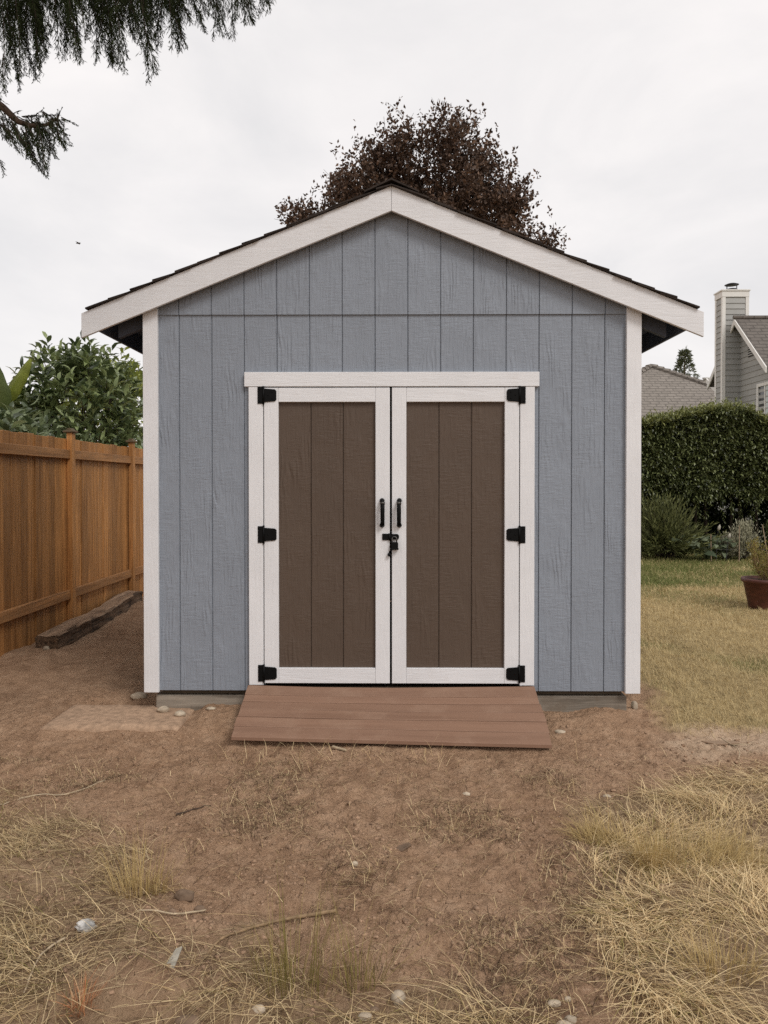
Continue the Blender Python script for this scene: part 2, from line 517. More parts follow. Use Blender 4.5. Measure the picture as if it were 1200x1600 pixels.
def gz(x, y):
    x = np.asarray(x, dtype=float)
    y = np.asarray(y, dtype=float)
    near = 1 - sstep(9, 16, y)
    z = -0.020 + 0.060 * sstep(4.35, 4.72, y) * (1 - sstep(1.9, 2.6, np.abs(x)))
    z = z + near * 0.045 * (vnoise(x, y, 1.3, 1) - 0.5)
    z = z + near * 0.040 * (vnoise(x, y, 4.2, 2) - 0.5)
    z = z + near * 0.020 * (vnoise(x, y, 11.0, 3) - 0.5)
    z = z + near * 0.014 * sstep(0.3, 0.75, vnoise(x, y, 1.7, 51)) * 1.6 * (vnoise(x, y, 23.0, 4) - 0.5)
    z = z + near * 0.013 * (vnoise(x, y, 41.0, 5) - 0.5)
    z = z + near * 0.011 * (vnoise(x, y, 73.0, 6) - 0.5)
    # low mound with a hollow in the near left corner
    z = z + 0.050 * np.exp(-(((x + 0.62) / 0.24) ** 2 + ((y - 2.20) / 0.12) ** 2))
    z = z - 0.055 * np.exp(-(((x + 0.90) / 0.16) ** 2 + ((y - 2.10) / 0.06) ** 2))
    z = z + 0.030 * np.exp(-(((x + 0.70) / 0.22) ** 2 + ((y - 2.48) / 0.07) ** 2))
    # soil lies level round the sunken slab
    ins = sstep(-2.14, -2.04, x) * sstep(-1.14, -1.24, x) * sstep(4.36, 4.44, y) * sstep(4.98, 4.90, y)
    z = z * (1 - ins) + ins * (0.012 + 0.018 * (vnoise(x, y, 14.0, 44) - 0.5))
    # keep clear of the ramp underside
    toe = sstep(1.3, 0.9, np.abs(x)) * np.exp(-((y - 4.16) / 0.10) ** 2)
    z = z + toe * (0.022 - 0.030 * sstep(-0.3, 0.5, x))
    inr = sstep(0.97, 0.87, np.abs(x)) * sstep(4.20, 4.30, y) * sstep(4.9, 4.75, y)
    z = z * (1 - inr) + (0.012 - 0.025 * sstep(-0.6, 0.6, x)) * inr
    return z

LX = np.array([-6, -1.78, -1.35, -0.95, -0.68, -0.40, -0.02, 0.30, 0.6, 9])
LY = np.array([3.55, 3.50, 3.25, 3.02, 2.62, 2.42, 2.22, 2.06, 1.95, 1.0])
def straw_w(x, y):
    n = 0.28 * (vnoise(x, y, 3.0, 8) - 0.5) + 0.16 * (vnoise(x, y, 8.0, 9) - 0.5)
    left = sstep(-0.16, 0.22, np.interp(x, LX, LY) - y + n * 1.6)
    rb = np.interp(y, [1.0, 2.06, 2.4, 2.8, 3.2, 3.5, 3.8, 9], [0.30, 0.46, 0.66, 0.90, 0.86, 0.98, 1.35, 9])
    right = sstep(-0.18, 0.20, x - rb + n * 1.9) * sstep(4.0, 3.66, y + n * 0.9)
    bare = np.exp(-(((x + 0.66) / 0.17) ** 2 + ((y - 2.22) / 0.10) ** 2)) + 0.8 * np.exp(-(((x + 0.75) / 0.2) ** 2 + ((y - 2.6) / 0.12) ** 2))
    return np.clip(left * 0.75 * (1 - np.clip(bare, 0, 0.9)), 0, 1), np.clip(right, 0, 1)

def lawn_w(x, y):
    n = 0.5 * (vnoise(x, y, 2.5, 6) - 0.5) + 0.2 * (vnoise(x, y, 9.0, 7) - 0.5)
    xb = np.interp(y, [4.3, 4.6, 5.2, 6.0, 20], [1.72, 1.68, 1.74, 1.62, 1.55])
    return sstep(-0.10, 0.14, x - xb + n * 0.5) * sstep(4.42, 4.60, y + n * 0.25)

def green_w(x, y):
    n = vnoise(x, y, 1.1, 12) + 0.5 * vnoise(x, y, 3.2, 13)
    far = sstep(8.0, 13.0, y) * 0.85
    return np.clip(sstep(0.75, 1.25, n) * 0.42 + far * sstep(0.35, 0.85, n + far * 0.35), 0, 1)

def pale_w(x, y):
    n = 0.25 * (vnoise(x, y, 4.0, 15) - 0.5)
    return sstep(1.40, 1.85, x + n) * sstep(4.02, 4.16, y + n) * sstep(4.56, 4.44, y + n) * 0.95

# ------------------------------------------------------------------ ground sheet out to the horizon
def axis_lines(core0, core1, step, lo, hi, grow=1.13):
    a = list(np.arange(core0, core1 + 1e-6, step))
    s = step
    while a[-1] < hi:
        s *= grow
        a.append(a[-1] + s)
    s = step
    while a[0] > lo:
        s *= grow
        a.insert(0, a[0] - s)
    return np.array(a)

gx = axis_lines(-2.4, 2.4, 0.0105, -600, 600, 1.09)
gy = axis_lines(1.8, 4.9, 0.009, -300, 900, 1.05)
GX, GY = np.meshgrid(gx, gy)
GZ = gz(GX, GY)
V = np.stack([GX.ravel(), GY.ravel(), GZ.ravel()], 1)
nx_, ny_ = len(gx), len(gy)
ii = (np.arange(ny_ - 1)[:, None] * nx_ + np.arange(nx_ - 1)[None, :]).ravel()
F = np.stack([ii, ii + 1, ii + 1 + nx_, ii + nx_], 1)
me = mesh_np('ground', V, F)
sl, sr = straw_w(V[:, 0], V[:, 1])
for nm, arr in (('straw', np.maximum(sl, sr)), ('lawn', lawn_w(V[:, 0], V[:, 1])), ('green', green_w(V[:, 0], V[:, 1])), ('pale', pale_w(V[:, 0], V[:, 1]))):
    at = me.attributes.new(nm, 'FLOAT', 'POINT')
    at.data.foreach_set('value', np.ascontiguousarray(arr, dtype=np.float32))
ground = link('ground', me, 'ground', smooth=True)
tag(ground, kind='structure')

# ------------------------------------------------------------------ the shed
FY = 4.780                       # face of the lower siding
shed = thing('garden_shed', (0, FY, 0.04), 'blue-grey garden shed with white trim and brown double doors', 'shed')
BACK = 8.45
HW = 1.470
SL = 0.405                       # roof rise per metre of run
zdeck = lambda x: 3.258 - SL * abs(x)
grooves = [0.1016 + 0.2032 * k for k in range(-8, 8)]
grooves = [g for g in grooves if abs(g) < HW - 0.05]
edges = [-HW] + grooves + [HW]

# wall core behind the siding, open at the doorway
mb = MB()
mb.box(-HW, -0.80, FY + 0.0075, FY + 0.10, 0.155, 2.50)
mb.box(0.80, HW, FY + 0.0075, FY + 0.10, 0.155, 2.50)
mb.box(-0.80, 0.80, FY + 0.0075, FY + 0.10, 2.06, 2.50)
mb.prism([(-HW, 2.50), (HW, 2.50), (HW, zdeck(HW) - 0.06), (0, zdeck(0) - 0.06), (-HW, zdeck(HW) - 0.06)], 'Y', FY - 0.0035, FY + 0.10)
core = mb.build('front_wall', 'siding', shed)

G2 = 0.0034                      # half the groove width
for a, b in zip(edges, edges[1:]):
    x0 = a + (G2 if a > -HW else 0)
    x1 = b - (G2 if b < HW else 0)
    mb = MB()
    if b <= -0.88 or a >= 0.88:
        mb.box(x0, x1, FY, FY + 0.0070, 0.155, 2.502, 0.0012)
    elif a < -0.80 or b > 0.80:      # boards cut round the door frame
        z = 2.075
        if a < 0:
            mb.prism([(x0, 0.155), (-0.862, 0.155), (-0.862, z), (x1, z), (x1, 2.502), (x0, 2.502)], 'Y', FY, FY + 0.0070)
        else:
            mb.prism([(0.862, 0.155), (x1, 0.155), (x1, 2.502), (x0, 2.502), (x0, z), (0.862, z)], 'Y', FY, FY + 0.0070)
    else:
        mb.box(x0, x1, FY, FY + 0.0070, 2.075, 2.502, 0.0012)
    mb.build('siding_board', 'siding', core)
    # gable board above, lapping over the lower one
    mb = MB()
    top = lambda x: zdeck(x) - 0.06
    poly = [(x0, 2.497), (x1, 2.497), (x1, top(x1))]
    if x0 < 0 < x1:
        poly.append((0, top(0)))
    poly.append((x0, top(x0)))
    mb.prism(poly, 'Y', FY - 0.011, FY - 0.0005)
    mb.build('siding_board', 'siding', core)

# side and back walls with grooved sheets
for s in (-1, 1):
    mb = MB()
    mb.box(min(s * HW, s * (HW - 0.09)), max(s * HW, s * (HW - 0.09)), FY + 0.10, BACK, 0.155, zdeck(HW) - 0.02)
    wall = mb.build('side_wall', 'siding', shed)
    y = FY + 0.10
    while y < BACK - 0.05:
        y1 = min(y + 0.2032, BACK)
        MB().box(*sorted((s * HW, s * (HW + 0.011))), y + G2, y1 - G2, 0.155, 2.56).build('siding_board', 'siding', wall)
        y = y1
MB().prism([(-HW, 0.155), (HW, 0.155), (HW, zdeck(HW) - 0.06), (0, zdeck(0) - 0.06), (-HW, zdeck(HW) - 0.06)], 'Y', BACK, BACK + 0.09).build('back_wall', 'siding', shed)
MB().box(-HW + 0.02, HW - 0.02, FY + 0.06, BACK - 0.02, 0.12, 0.152).build('floor_sheet', 'interior', shed)

# base timbers
for nm, (x0, x1, y0, y1) in {'a': (-1.485, 1.475, FY + 0.03, FY + 0.12), 'b': (-1.46, -1.37, FY + 0.13, BACK), 'c': (1.36, 1.45, FY + 0.13, BACK)}.items():
    MB().box(x0, x1, y0, y1, -0.10, 0.118, 0.006).build('base_timber', 'skid', shed)

# corner boards
for s in (-1, 1):
    a, b = sorted((s * 1.449, s * 1.541))
    MB().box(a, b, FY - 0.026, FY - 0.0015 + 0.002, 0.147, 2.535, 0.002).build('corner_board', 'trim_v', shed)
    a, b = sorted((s * 1.483, s * 1.505))
    MB().box(a, b, FY + 0.002, FY + 0.092, 0.15, 2.535, 0.002).build('corner_board', 'trim_v', shed)
    a, b = sorted((s * 1.449, s * 1.541))

# roof: deck, barge boards, fascia, rafter tails, shingle courses
RY0, RY1 = 4.700, BACK + 0.20
roof = MB()
for s in (-1, 1):
    roof.prism([(0.0, zdeck(0)), (s * 1.835, zdeck(1.835)), (s * 1.835, zdeck(1.835) - 0.014), (0.0, zdeck(0) - 0.014)], 'Y', RY0 + 0.024, RY1 - 0.024)
roof = roof.build('roof_deck', 'eave_shade', shed)
for s in (-1, 1):
    x1 = s * 1.90
    e = 0.0008 * s
    MB().prism([(e, 3.262), (x1, 3.262 - SL * 1.90), (x1, 3.112 - SL * 1.90), (e, 3.112)], 'Y', RY0, RY0 + 0.022, 0.0015).build('barge_board', 'trim_barge' if 'trim_barge' in MAT else 'trim_h', shed)
    MB().prism([(e, 3.262), (x1, 3.262 - SL * 1.90), (x1, 3.112 - SL * 1.90), (e, 3.112)], 'Y', RY1 - 0.022, RY1).build('barge_board', 'trim_h', shed)
    # fly rafter right behind the front barge board
    MB().prism([(e, zdeck(0) - 0.016), (s * 1.795, zdeck(1.795) - 0.016), (s * 1.795, zdeck(1.795) - 0.13), (e, zdeck(0) - 0.13)], 'Y', RY0 + 0.0225, RY0 + 0.060).build('fly_rafter', 'eave_shade', roof)
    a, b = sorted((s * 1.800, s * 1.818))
    MB().box(a, b, RY0 + 0.024, RY1 - 0.024, 2.392, zdeck(1.818) - 0.016).build('eave_fascia', 'eave_shade', shed)
    y = FY + 0.06
    while y < BACK:
        xo = 1.722
        MB().prism([(s * HW, zdeck(HW) - 0.016), (s * xo, zdeck(xo) - 0.016), (s * xo, 2.367), (s * HW, 2.367 + SL * (xo - HW))], 'Y', y, y + 0.04).build('rafter_tail', 'eave_shade', roof)
        y += 0.61
    # shingle courses from the eave up
    run = 0.1365
    k = 0
    x = 1.868
    while x > 0.05:
        xu = max(0.0, x - run * 1.75)
        t0, t1 = 0.023, 0.010
        j = random.uniform(-0.003, 0.004)
        yf = RY0 - 0.016 + random.uniform(-0.008, 0.004)
        xm = (x + xu) / 2
        sag = random.uniform(-0.004, 0.002)
        poly = [(s * x, zdeck(x) + t0 + j), (s * xm, zdeck(xm) + (t0 + t1) / 2 + sag), (s * xu, zdeck(xu) + t1), (s * xu, zdeck(xu) + 0.003), (s * x, zdeck(x) + t0 - 0.010 + j)]
        mb = MB()
        ys = yf
        while ys < RY1 + 0.015:
            ye = min(ys + 0.33, RY1 + 0.02)
            q = [(px, pz + random.uniform(-0.001, 0.001)) for px, pz in poly]
            mb.prism(q, 'Y', ys, ye - 0.004)
            ys = ye
        mb.build('shingle_course', 'shingle', roof)
        x -= run
        k += 1
for i, y in enumerate(np.arange(RY0 - 0.022, RY1, 0.145)):
    h = 0.030 + (0.006 if i % 2 else 0)
    MB().prism([(-0.165, zdeck(0.165) + h - 0.004), (0, zdeck(0) + h + 0.004), (0.165, zdeck(0.165) + h - 0.004), (0.165, zdeck(0.165) + h + 0.006), (0, zdeck(0) + h + 0.015), (-0.165, zdeck(0.165) + h + 0.006)], 'Y', y, y + 0.19).build('ridge_cap', 'shingle', roof)

# door frame
TF = FY - 0.026                  # face of the trim
MB().box(-0.911, 0.913, TF - 0.003, FY + 0.004, 2.049, 2.139, 0.002).build('door_header', 'trim_h', shed)
for s in (-1, 1):
    a, b = sorted((s * 0.795, s * 0.885))
    MB().box(a, b, TF, FY + 0.02, 0.196, 2.0475, 0.002).build('door_jamb', 'trim_v', shed)
MB().box(-0.884, 0.884, FY + 0.004, FY + 0.03, 0.156, 0.176).build('door_sill', 'interior', shed)  # dark sill colour stands in for shade in the gap under the doors

# the two doors
for s in (-1, 1):
    door = MB()
    x0, x1 = sorted((s * 0.0065 - 0.003, s * 0.7895))
    zb, zt = 0.2075, 2.0425
    door.box(x0 + 0.004, x1 - 0.004, FY + 0.006, FY + 0.022, zb + 0.004, zt - 0.004)
    door = door.build('door', 'door_paint', shed)
    xi0, xi1 = x0 + 0.089, x1 - 0.089
    MB().box(x0, xi0, TF + 0.001, FY + 0.0055, zb, zt, 0.002).build('door_stile', 'trim_v', door)
    MB().box(xi1, x1, TF + 0.001, FY + 0.0055, zb, zt, 0.002).build('door_stile', 'trim_v', door)
    MB().box(xi0 + 0.0006, xi1 - 0.0006, TF + 0.0015, FY + 0.0055, zt - 0.088, zt, 0.002).build('door_rail', 'trim_h', door)
    MB().box(xi0 + 0.0006, xi1 - 0.0006, TF + 0.0015, FY + 0.0055, zb, zb + 0.094, 0.002).build('door_rail', 'trim_h', door)
    w = (xi1 - xi0) / 3
    for k in range(3):
        MB().box(xi0 + k * w + (0.0035 if k else 0), xi0 + (k + 1) * w - (0.0035 if k < 2 else 0), FY - 0.001, FY + 0.0055, zb + 0.0942, zt - 0.0882, 0.001).build('panel_board', 'door_paint', door)
    # hinges
    for zc in (1.995, 1.133, 0.270):
        hg = MB()
        a, b = sorted((s * 0.7935, s * 0.828))
        hg.box(a, b, TF - 0.005, TF + 0.0005, zc - 0.052, zc + 0.052, 0.001)
        hg = hg.build('hinge', 'iron', door)
        MB().prism([(s * 0.7895, zc - 0.042), (s * 0.7895, zc + 0.042), (s * 0.722, zc + 0.037), (s * 0.712, zc + 0.028), (s * 0.712, zc - 0.028), (s * 0.722, zc - 0.037)], 'Y', TF - 0.0055, TF + 0.0005, 0.001).build('strap', 'iron', hg)
        MB().tube([(s * 0.7915, TF - 0.006, zc - 0.056), (s * 0.7915, TF - 0.006, zc + 0.056)], 0.0062, 10).build('hinge_pin', 'iron', hg, True)
        for dx, dz in ((0.815, 0.036), (0.815, -0.036), (0.765, 0.0), (0.737, 0.02), (0.737, -0.02)):
            MB().tube([(s * dx, TF - 0.0085, zc + dz), (s * dx, TF - 0.004, zc + dz)], [0.0035, 0.005], 8).build('screw', 'iron', hg, True)
    # pull handle: two feet, curved grip
    hx = s * 0.0535 - 0.004
    tilt = -0.003 * s
    pull = MB()
    zs = np.linspace(-0.068, 0.068, 9)
    pull.tube([(hx + tilt, TF - 0.044 + 0.010 * (abs(z) / 0.068) ** 2, 1.268 + z) for z in zs], [0.0125, 0.0128, 0.0132, 0.0135, 0.0135, 0.0135, 0.0132, 0.0128, 0.0125], 10)
    pull = pull.build('pull_handle', 'iron', door, True)
    for e in (-1, 1):
        MB().tube([(hx, TF + 0.0005, 1.268 + e * 0.076), (hx, TF - 0.014, 1.268 + e * 0.074), (hx + tilt * 0.6, TF - 0.036, 1.268 + e * 0.066)], [0.0158, 0.0140, 0.0125], 12).build('handle_foot', 'iron', pull, True)
    MB().tube([(hx + tilt, TF - 0.036, 1.332), (hx + tilt, TF - 0.0405, 1.3215)], [0.0148, 0.0152], 12).build('handle_collar', 'steel', pull, True)

# hasp across the two doors
hasp = MB().box(-0.056, -0.012, TF - 0.006, TF + 0.0005, 1.099, 1.139, 0.001).build('hasp', 'iron', shed)
MB().prism([(-0.0115, 1.102), (0.038, 1.102), (0.047, 1.110), (0.047, 1.129), (0.038, 1.137), (-0.0115, 1.137)], 'Y', TF - 0.0075, TF - 0.0015, 0.001).build('hasp_plate', 'iron', hasp)
MB().tube([(-0.012, TF - 0.007, 1.097), (-0.012, TF - 0.007, 1.141)], 0.006, 10).build('hasp_pin', 'iron', hasp, True)
st = [(0.017 + 0.010 * math.cos(t), TF - 0.007 - 0.016 * math.sin(t), 1.117) for t in np.linspace(0, math.pi, 9)]
MB().tube(st, 0.0035, 8).build('staple', 'iron', hasp, True)

# padlock, with keys dangling
pl = thing('padlock', (0.020, TF - 0.016, 1.045), 'small black padlock hanging from the hasp between the doors', 'padlock')
MB().box(-0.003, 0.042, TF - 0.030, TF - 0.008, 1.046, 1.088, 0.005).build('lock_body', 'iron', pl)
MB().box(-0.006, 0.045, TF - 0.033, TF - 0.006, 1.040, 1.052, 0.004).build('lock_bumper', 'iron', pl)
sh = [(0.005, TF - 0.018, 1.086), (0.005, TF - 0.018, 1.104)] + [(0.019 - 0.014 * math.cos(t), TF - 0.018, 1.106 + 0.015 * math.sin(t)) for t in np.linspace(0.2, math.pi - 0.2, 9)] + [(0.033, TF - 0.018, 1.104), (0.033, TF - 0.018, 1.086)]
MB().tube(sh, 0.0042, 8).build('shackle', 'steel', pl, True)
kr = thing('dust_cap', (-0.015, TF - 0.014, 1.01), 'small black lock cover dangling on a strap under the padlock', 'lock cover')
MB().tube([(0.010, TF - 0.020, 1.044), (-0.004, TF - 0.021, 1.038), (-0.012, TF - 0.020, 1.030), (-0.013, TF - 0.018, 1.018)], 0.0035, 8).build('strap', 'iron', kr, True)
MB().tube([(-0.013, TF - 0.024, 1.010), (-0.013, TF - 0.020, 1.010), (-0.013, TF - 0.010, 1.010)], [0.006, 0.0115, 0.0115], 12).build('cap', 'iron', kr, True)

# ------------------------------------------------------------------ ramp of six boards
ramp_t = thing('door_ramp', (0, 4.47, 0.0), 'low ramp of reddish brown boards in front of the shed doors', 'ramp')
def ramp_pt(u, x):
    """u 0 at the door sill, 1 at the toe; the toe is lower on the right"""
    toe = 0.030 - 0.020 * (x / 0.89)
    top = 0.197 - 0.013 * max(0.0, 1 - (x / 0.80) ** 2)
    return (4.748 - 0.533 * u, top + (toe - top) * u + 0.006 * math.sin(math.pi * u))
us = [0.0, 0.205, 0.345, 0.495, 0.645, 0.815, 1.0]
for i, (a, b) in enumerate(zip(us, us[1:])):
    bm = bmesh.new()
    a2, b2 = a + (0.006 if i else 0), b - 0.006
    jl, jr = random.uniform(-0.006, 0.005), random.uniform(-0.006, 0.005)
    lift = random.uniform(-0.0015, 0.0015)
    xs = [-0.888 + jl, -0.45, 0, 0.45, 0.889 + jr]
    rows = []
    for x in xs:
        (ya, za), (yb, zb) = ramp_pt(a2, x), ramp_pt(b2, x)
        w = 0.0015 * math.sin(x * 5 + i * 1.7)
        rows.append([bm.verts.new(p) for p in ((x, ya, za + lift + w), (x, yb, zb + lift + w), (x, yb, zb - 0.021), (x, ya, za - 0.021))])
    for A, B in zip(rows, rows[1:]):
        for k in range(4):
            bm.faces.new((A[k], A[(k + 1) % 4], B[(k + 1) % 4], B[k]))
    bm.faces.new(rows[0])
    bm.faces.new(rows[-1][::-1])
    bmesh.ops.recalc_face_normals(bm, faces=bm.faces[:])
    es = [e for e in bm.edges if e.calc_face_angle(0) > 0.6]
    bmesh.ops.bevel(bm, geom=es, offset=0.002, segments=1, affect='EDGES')
    me = bpy.data.meshes.new('ramp_board')
    bm.to_mesh(me)
    bm.free()
    link('ramp_board', me, 'deck', ramp_t)
for x in (-0.80, -0.27, 0.27, 0.80):
    poly = []
    for u in (0.02, 0.70):
        y, z = ramp_pt(u, x)
        poly.append((y, z - 0.024))
    poly += [(ramp_pt(0.70, x)[0], -0.05), (ramp_pt(0.02, x)[0], -0.05)]
    MB().prism(poly, 'X', x - 0.019, x + 0.019).build('ramp_bearer', 'skid', ramp_t)

# ------------------------------------------------------------------ cedar fence on the left
fence = thing('cedar_fence', (-3.30, 9.0, 0.0), 'orange-brown stained cedar board fence running back past the shed', 'fence')
FX = -3.300
posts = [2.31 + 1.83 * k for k in range(0, 8)]
y = 2.0
while y < 15.4:
    w = random.choice((0.14, 0.142, 0.19, 0.165, 0.142))
    th = random.uniform(-0.006, 0.006)
    top = 1.905 + random.uniform(-0.006, 0.006)
    MB().box(FX - 0.020 + th, FX + th, y + 0.0025, y + w - 0.0025, -0.06, top, 0.0025).build('fence_board', 'fence', fence)
    y += w
for i, py in enumerate(posts):
    MB().box(FX + 0.007, FX + 0.064, py - 0.042, py + 0.042, -0.3, 1.965, 0.003).build('fence_post', 'fence', fence)
    MB().box(FX - 0.022, FX + 0.084, py - 0.066, py + 0.066, 1.9655, 1.987, 0.004).build('post_cap', 'fence_cap', fence)
    MB().prism([(FX - 0.002, 1.9875), (FX + 0.066, 1.9875), (FX + 0.045, 2.012), (FX + 0.02, 2.012)], 'Y', py - 0.046, py + 0.046).build('post_cap', 'fence_cap', fence)
    if i + 1 < len(posts):
        q = posts[i + 1]
        MB().box(FX + 0.007, FX + 0.046, py + 0.0425, q - 0.0425, 1.700, 1.790, 0.003).build('fence_rail', 'fence_rail', fence)
        MB().box(FX + 0.007, FX + 0.046, py + 0.0425, q - 0.0425, 0.278, 0.372, 0.003).build('fence_rail', 'fence_rail', fence)

# old timber lying beside the fence
bm = bmesh.new()
rows = []
for i, t in enumerate(np.linspace(0, 1, 15)):
    y = 6.78 + 2.75 * t
    cx = -3.06 - 0.10 * t + 0.035 * math.sin(t * 5.0)
    hw = 0.104 - 0.01 * t
    zt = 0.098 + 0.022 * math.sin(t * 2.6) + 0.012 * math.sin(t * 9)
    zb = min(zt - 0.11, -0.02)
    jj = lambda: random.uniform(-0.008, 0.008)
    rows.append([bm.verts.new((cx + dx + jj(), y, z + jj())) for dx, z in ((-hw, zb), (-hw, zt - 0.012), (-hw + 0.016, zt), (0, zt - 0.006), (hw - 0.016, zt), (hw, zt - 0.014), (hw - 0.012, (zt + zb) / 2), (hw, zb))])
for A, B in zip(rows, rows[1:]):
    for k in range(8):
        bm.faces.new((A[k], A[(k + 1) % 8], B[(k + 1) % 8], B[k]))
bm.faces.new(rows[0])
bm.faces.new(rows[-1][::-1])
bmesh.ops.recalc_face_normals(bm, faces=bm.faces[:])
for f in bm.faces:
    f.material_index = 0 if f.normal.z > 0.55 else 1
me = bpy.data.meshes.new('old_beam')
bm.to_mesh(me)
bm.free()
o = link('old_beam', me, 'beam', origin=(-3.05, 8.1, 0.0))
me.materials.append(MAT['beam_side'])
tag(o, 'weathered dark timber beam lying on the soil along the fence', 'timber')

# dusty slab let into the soil by the left corner
bm = bmesh.new()
def slab_mesh(x0, x1, y0, y1, z, n=14, amp=0.006, seed=1, thick=0.06):
    bm = bmesh.new()
    g = []
    for j in range(n + 1):
        r = []
        for i in range(n * 2 + 1):
            x = x0 + (x1 - x0) * i / (n * 2)
            yy = y0 + (y1 - y0) * j / n
            ed = min(i, n * 2 - i, j, n - j)
            zz = z + amp * mnoise.noise(Vector((x * 5, yy * 5, seed))) - (0.012 if ed == 0 else 0)
            x += 0.012 * mnoise.noise(Vector((x * 9, yy * 9, 3 + seed)))
            yy += 0.012 * mnoise.noise(Vector((x * 9, yy * 9, 7 + seed)))
            r.append(bm.verts.new((x, yy, zz)))
        g.append(r)
    for j in range(n):
        for i in range(n * 2):
            bm.faces.new((g[j][i], g[j][i + 1], g[j + 1][i + 1], g[j + 1][i]))
    ret = bmesh.ops.extrude_face_region(bm, geom=bm.faces[:])
    for v in ret['geom']:
        if isinstance(v, bmesh.types.BMVert):
            v.co.z -= thick
    bmesh.ops.recalc_face_normals(bm, faces=bm.faces[:])
    me = bpy.data.meshes.new('slab')
    bm.to_mesh(me)
    bm.free()
    return me
o = link('paving_slab', slab_mesh(-2.05, -1.24, 4.43, 4.90, 0.036, seed=2), 'slab', smooth=True, origin=(-1.65, 4.67, 0))
tag(o, 'earth-covered flat slab level with the soil by the left shed corner', 'slab')

# ------------------------------------------------------------------ ribbons and leaves
def ribbons(base, az, elev, length, width, bend, curl, seg, col, clamp=True, tip=0.25):
    """base (n,3); returns V, F, C for n bent blades of seg segments"""
    n = len(base)
    p = base.copy()
    V = np.empty((n, seg + 1, 2, 3))
    e, a = elev.copy(), az.copy()
    step = length / seg
    lift = rng.uniform(0.002, 0.016, n)
    for k in range(seg + 1):
        w = width * (1 - (1 - tip) * (k / seg) ** 1.5) * 0.5
        side = np.stack([-np.sin(a), np.cos(a), np.zeros(n)], 1)
        if clamp:
            g = gz(p[:, 0], p[:, 1]) + lift * (k > 0)
            p[:, 2] = np.maximum(p[:, 2], g)
        V[:, k, 0] = p - side * w[:, None]
        V[:, k, 1] = p + side * w[:, None]
        d = np.stack([np.cos(e) * np.cos(a), np.cos(e) * np.sin(a), np.sin(e)], 1)
        p = p + d * step[:, None]
        e = e - bend / seg
        a = a + curl / seg
    idx = np.arange(n * (seg + 1) * 2).reshape(n, seg + 1, 2)
    F = np.stack([idx[:, :-1, 0], idx[:, :-1, 1], idx[:, 1:, 1], idx[:, 1:, 0]], -1).reshape(-1, 4)
    C = np.repeat(col, (seg + 1) * 2, axis=0)
    return V.reshape(-1, 3), F, C

def lerpc(a, b, t):
    a, b = np.array(a), np.array(b)
    return a[None] * (1 - t[:, None]) + b[None] * t[:, None]

def merge(parts):
    Vs, Fs, Cs = [], [], []
    o = 0
    for V, F, C in parts:
        Vs.append(V)
        Fs.append(F + o)
        Cs.append(C)
        o += len(V)
    return np.concatenate(Vs), np.concatenate(Fs), np.concatenate(Cs)

STRAW_A, STRAW_B, STRAW_C = (0.60, 0.425, 0.215), (0.92, 0.735, 0.44), (0.20, 0.130, 0.068)
def straw_cols(n, greenish=0.0):
    t = rng.random(n)
    c = lerpc(STRAW_A, STRAW_B, t)
    dk = rng.random(n) < 0.30
    c[dk] = np.array(STRAW_C) * rng.uniform(0.8, 1.5, dk.sum())[:, None]
    if greenish:
        g = rng.random(n) < greenish
        c[g] = lerpc((0.24, 0.205, 0.065), (0.40, 0.33, 0.13), rng.random(g.sum()))
    return c

def scatter(n, x0, x1, y0, y1, wfun, power=1.0):
    out = []
    got = 0
    while got < n:
        m = n * 3
        x = rng.uniform(x0, x1, m)
        y = y0 * (y1 / y0) ** rng.random(m)
        k = rng.random(m) < wfun(x, y) ** power
        k &= (x > -0.53 * y - 0.35) & (x < 0.53 * y + 0.35)
        out.append(np.stack([x[k], y[k]], 1))
        got += k.sum()
        if m and k.sum() == 0:
            break
    return np.concatenate(out)[:n]

def on_ground(xy, dz=0.0):
    return np.column_stack([xy, gz(xy[:, 0], xy[:, 1]) + dz])

def stuff(name, label, parts, mat='grass'):
    V, F, C = merge(parts)
    o = link(name, mesh_np(name, V, F, C), mat)
    return tag(o, label, kind='stuff')

# dry, flattened grass: right-hand corner
xy = scatter(19500, 0.2, 2.6, 1.85, 4.1, lambda x, y: straw_w(x, y)[1] * (0.06 + 0.94 * sstep(0.30, 0.62, 0.6 * vnoise(x, y, 2.4, 21) + 0.4 * vnoise(x, y, 6.5, 27))))
n = len(xy)
flow = 2 * math.pi * vnoise(xy[:, 0], xy[:, 1], 1.5, 22) * 1.3 - 0.6
tuft = sstep(0.45, 0.75, vnoise(xy[:, 0], xy[:, 1], 2.3, 23))
parts = [ribbons(on_ground(xy), flow + rng.normal(0, 0.95, n), np.radians(rng.uniform(0, 26, n) + 14 * tuft), (0.03 + 0.17 * rng.random(n) ** 1.4) * (1 + 0.3 * tuft), rng.uniform(0.0012, 0.0030, n), rng.uniform(0.2, 1.5, n), rng.normal(0, 0.5, n), 4, straw_cols(n, 0.10))]
stuff('dry_grass', 'matted straw-coloured dry grass on the right of the yard', parts)

